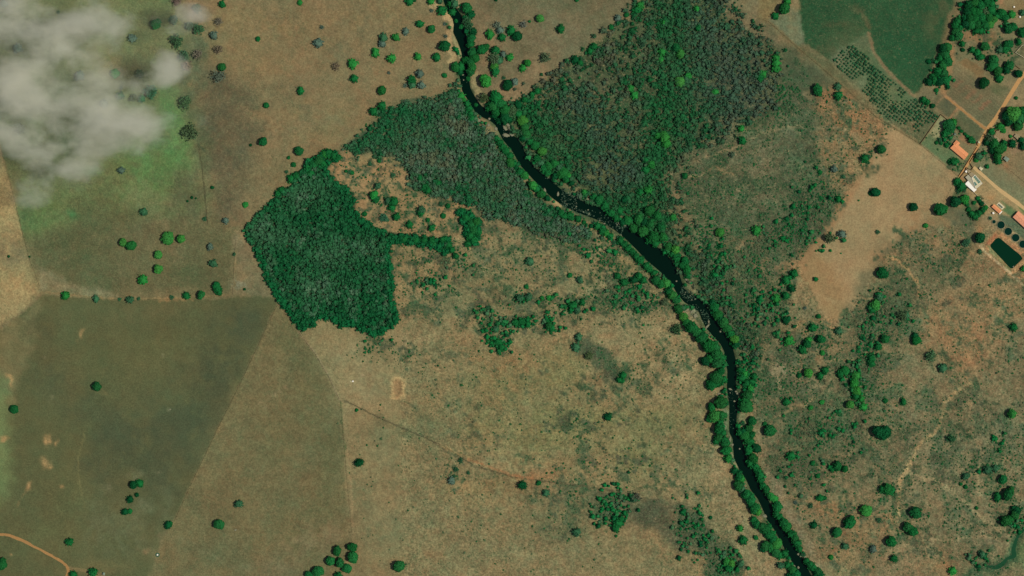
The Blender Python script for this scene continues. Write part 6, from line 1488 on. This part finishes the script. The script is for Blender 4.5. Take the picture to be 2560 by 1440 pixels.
wall("farmyard_wall", "dark wall on the left of the farmyard by the road fork", [(2492, 325), (2481.5, 343)], 1.8, .3, M_brick)
wall("gate_wall", "short brown wall wings at the farmhouse gate", [(2440, 354.5), (2444.5, 364.5)], 1.6, .3, M_brick)
wall("garden_wall", "wall along the upper left side of the farmhouse garden", [(2301, 359), (2352, 286), (2371, 301.5)], 1.7, .3, M_brick)
def fence(name, label, pts, gap=6.0, h=1.5, hedge=None):
    org = np.array(m2([pts[0]])[0]); root = empty(name, (org[0], org[1], 0)); tag(root, label, "fence", "wire fences between the fields")
    posts = MB(); wires = MB()
    prev = None
    for a, b in zip(pts[:-1], pts[1:]):
        Ld = math.dist(a, b) * MPP; n = max(1, int(Ld / gap))
        for k in range(n + (b is pts[-1])):
            t = k / n; x, y = a[0] + (b[0] - a[0]) * t, a[1] + (b[1] - a[1]) * t
            z = rz(x, y); p = (X(x) - org[0], Y(y) - org[1], z)
            posts.tube((p[0], p[1], z - .3), (p[0], p[1], z + h), .14, .12, 5)
            if prev is not None:
                for hh in (.5, .95, 1.4):
                    wires.tube((prev[0], prev[1], prev[2] + hh), (p[0], p[1], p[2] + hh), .03, .03, 3)
            prev = p
    o = add("post", posts.mesh("post", M_post), root); o["kind"] = "stuff"
    o = add("wire", wires.mesh("wire", M_post), root); o["kind"] = "stuff"
fence("wire_fence", "fence line from the crop field's left corner down to the white house", [(1896, 45), (1922, 54), (1990, 115), (2090, 200), (2190, 292), (2300, 360), (2396, 441)])
fence("wire_fence", "fence line between the white house and the tan field's right corner", [(2396, 446), (2376, 475), (2360, 505)])
fence("wire_fence", "fence line beside the wood's lower left corner down the brown field's right edge", [(746, 829), (790, 887), (822, 942), (853, 1007), (858, 1080), (868, 1200), (880, 1330)])
fence("wire_fence", "fence line crossing the dry pasture from its left corner to the dark scrub", [(862, 1000), (960, 1050), (1110, 1115), (1180, 1160), (1280, 1192), (1420, 1212), (1545, 1230)])
fence("wire_fence", "fence line from the cloud's right side down the brown pasture", [(498, 365), (506, 420), (514, 500), (520, 562)])
fence("wire_fence", "fence line at the left, between the bare field and the green pasture", [(0, 362), (20, 432), (52, 562), (74, 648), (104, 726)])
fence("wire_fence", "fence line along the lower edge of the middle left pasture", [(108, 738), (200, 746), (300, 750), (420, 749), (548, 741)])
fence("wire_fence", "fence line between the dark olive field and the brown field", [(694, 763), (672, 806), (640, 876), (600, 961), (545, 1071), (490, 1186), (436, 1303)])
fence("wire_fence", "fence line across the far right scrub below the bare patch", [(2405, 965), (2460, 1010), (2500, 1050), (2530, 1100)])
fence("wire_fence", "fence line between the two grass plots right of the lower dirt road", [(2470, 385), (2492, 402), (2530, 430), (2600, 488)])
fence("wire_fence", "fence line on the wood's western tip", [(590, 600), (586, 660), (582, 735)])

# ------------------------------------------------------------------ cloud: thin broken mist drifting over the top left
def cloud(name, label, outline, blobs, z0, z1, dens_, seed, sc, thr):
    # closed soft-edged hull, outline in photo pixels lifted to the height of the cloud
    zc = (z0 + z1) / 2; f = 1 - zc / H
    n = len(outline)
    Pn = np.array(outline, float); c = Pn.mean(0)
    ring_ = []
    for s, z in ((0.9, z0), (1.0, z0 + (z1 - z0) * .3), (1.0, z0 + (z1 - z0) * .7), (0.9, z1)):
        q = c + (Pn - c) * s
        ring_.append(np.stack([X(q[:, 0]) * f, Y(q[:, 1]) * f, np.full(n, z)], 1))
    V = np.concatenate(ring_ + [np.array([[X(c[0]) * f, Y(c[1]) * f, z0]]), np.array([[X(c[0]) * f, Y(c[1]) * f, z1]])])
    F4 = [(k * n + i, k * n + (i + 1) % n, (k + 1) * n + (i + 1) % n, (k + 1) * n + i) for k in range(3) for i in range(n)]
    F3 = [(4 * n, (i + 1) % n, i) for i in range(n)] + [(4 * n + 1, 3 * n + i, 3 * n + (i + 1) % n) for i in range(n)]
    ar = sum(Pn[i][0] * Pn[(i + 1) % n][1] - Pn[(i + 1) % n][0] * Pn[i][1] for i in range(n))
    F4, F3 = np.array(F4), np.array(F3)
    if ar > 0: F4 = F4[:, ::-1]; F3 = F3[:, ::-1]
    m = bpy.data.materials.new(name); m.use_nodes = True
    nt = m.node_tree; nt.nodes.clear(); N = nt.nodes.new; LK = nt.links.new
    out = N("ShaderNodeOutputMaterial"); vol = N("ShaderNodeVolumePrincipled")
    vol.inputs["Color"].default_value = (0.99, 0.965, 0.85, 1)
    vol.inputs["Anisotropy"].default_value = 0.1
    geo = N("ShaderNodeNewGeometry")
    nz = N("ShaderNodeTexNoise"); nz.inputs["Scale"].default_value = sc; nz.inputs["Detail"].default_value = 5.0; nz.inputs["Roughness"].default_value = 0.6
    nz.inputs["Distortion"].default_value = 0.15
    sq = N("ShaderNodeVectorMath"); sq.operation = 'MULTIPLY'; sq.inputs[1].default_value = (1.0, 1.35, 0.5); LK(geo.outputs["Position"], sq.inputs[0]); LK(sq.outputs[0], nz.inputs["Vector"])
    acc = None
    def math_(op, a, b):
        k = N("ShaderNodeMath"); k.operation = op
        for j, v in enumerate((a, b)):
            if v is None: continue
            if isinstance(v, (int, float)): k.inputs[j].default_value = v
            else: LK(v, k.inputs[j])
        return k.outputs[0]
    for (x, y, rx, ry, w) in blobs:
        sub = N("ShaderNodeVectorMath"); sub.operation = 'SUBTRACT'; LK(geo.outputs["Position"], sub.inputs[0])
        sub.inputs[1].default_value = (X(x) * f, Y(y) * f, zc)
        mul = N("ShaderNodeVectorMath"); mul.operation = 'MULTIPLY'; LK(sub.outputs[0], mul.inputs[0])
        mul.inputs[1].default_value = (1 / (rx * MPP * 1.5), 1 / (ry * MPP * 1.5), 0.7 / ((z1 - z0) * .5))
        ln = N("ShaderNodeVectorMath"); ln.operation = 'DOT_PRODUCT'; LK(mul.outputs[0], ln.inputs[0]); LK(mul.outputs[0], ln.inputs[1])
        one = math_('SUBTRACT', 1.0, ln.outputs["Value"]); one = math_('MAXIMUM', one, 0.0)
        one = math_('MULTIPLY', math_('MULTIPLY', one, one), w * 1.7)
        acc = one if acc is None else math_('ADD', acc, one)
    # ragged: noise eats into the blobs
    acc = math_('DIVIDE', acc, math_('ADD', acc, 0.9))
    nn = math_('MULTIPLY', math_('SUBTRACT', nz.outputs["Fac"], thr), 5.5)
    d = math_('SUBTRACT', math_('ADD', math_('MULTIPLY', acc, 1.8), nn), 0.68)
    d = math_('MAXIMUM', d, 0.0)
    d = math_('ADD', math_('MULTIPLY', d, math_('MINIMUM', math_('MULTIPLY', acc, 2.0), 1.0)), math_('MULTIPLY', math_('MULTIPLY', acc, acc), 0.3))
    d = math_('MULTIPLY', d, dens_)
    LK(d, vol.inputs["Density"]); LK(vol.outputs[0], out.inputs["Volume"])
    m.cycles.volume_step_rate = 0.35
    me = mesh_np(name, V, [F3, F4], m)
    o = add(name, me); tag(o, label, None, None, "stuff")
    return o
cloud("cloud", "thin ragged pale cloud drifting over the green pasture at top left",
      [(-220, -120), (80, -160), (360, -140), (560, -60), (580, 60), (540, 200), (520, 330), (420, 420), (300, 480), (230, 520), (60, 560), (-60, 480), (-200, 420), (-260, 120)],
      [(20, 60, 140, 90, .75), (120, 135, 80, 70, .95), (30, 250, 130, 80, 1.0), (305, 325, 115, 60, 1.35), (230, 290, 170, 80, .5), (150, 390, 90, 50, .8), (185, 435, 60, 40, .8), (80, 470, 56, 46, .65),
       (415, 175, 56, 40, .85), (440, 50, 80, 40, .3), (485, 30, 50, 26, .7), (235, 55, 80, 50, .6), (380, 300, 50, 40, .3), (60, 330, 120, 80, .4), (230, 150, 300, 220, .32), (0, 150, 220, 220, .35), (440, 235, 40, 30, .3), (120, 280, 180, 100, .4)],
      55, 120, 0.0195, 3, 0.0175, 0.5)
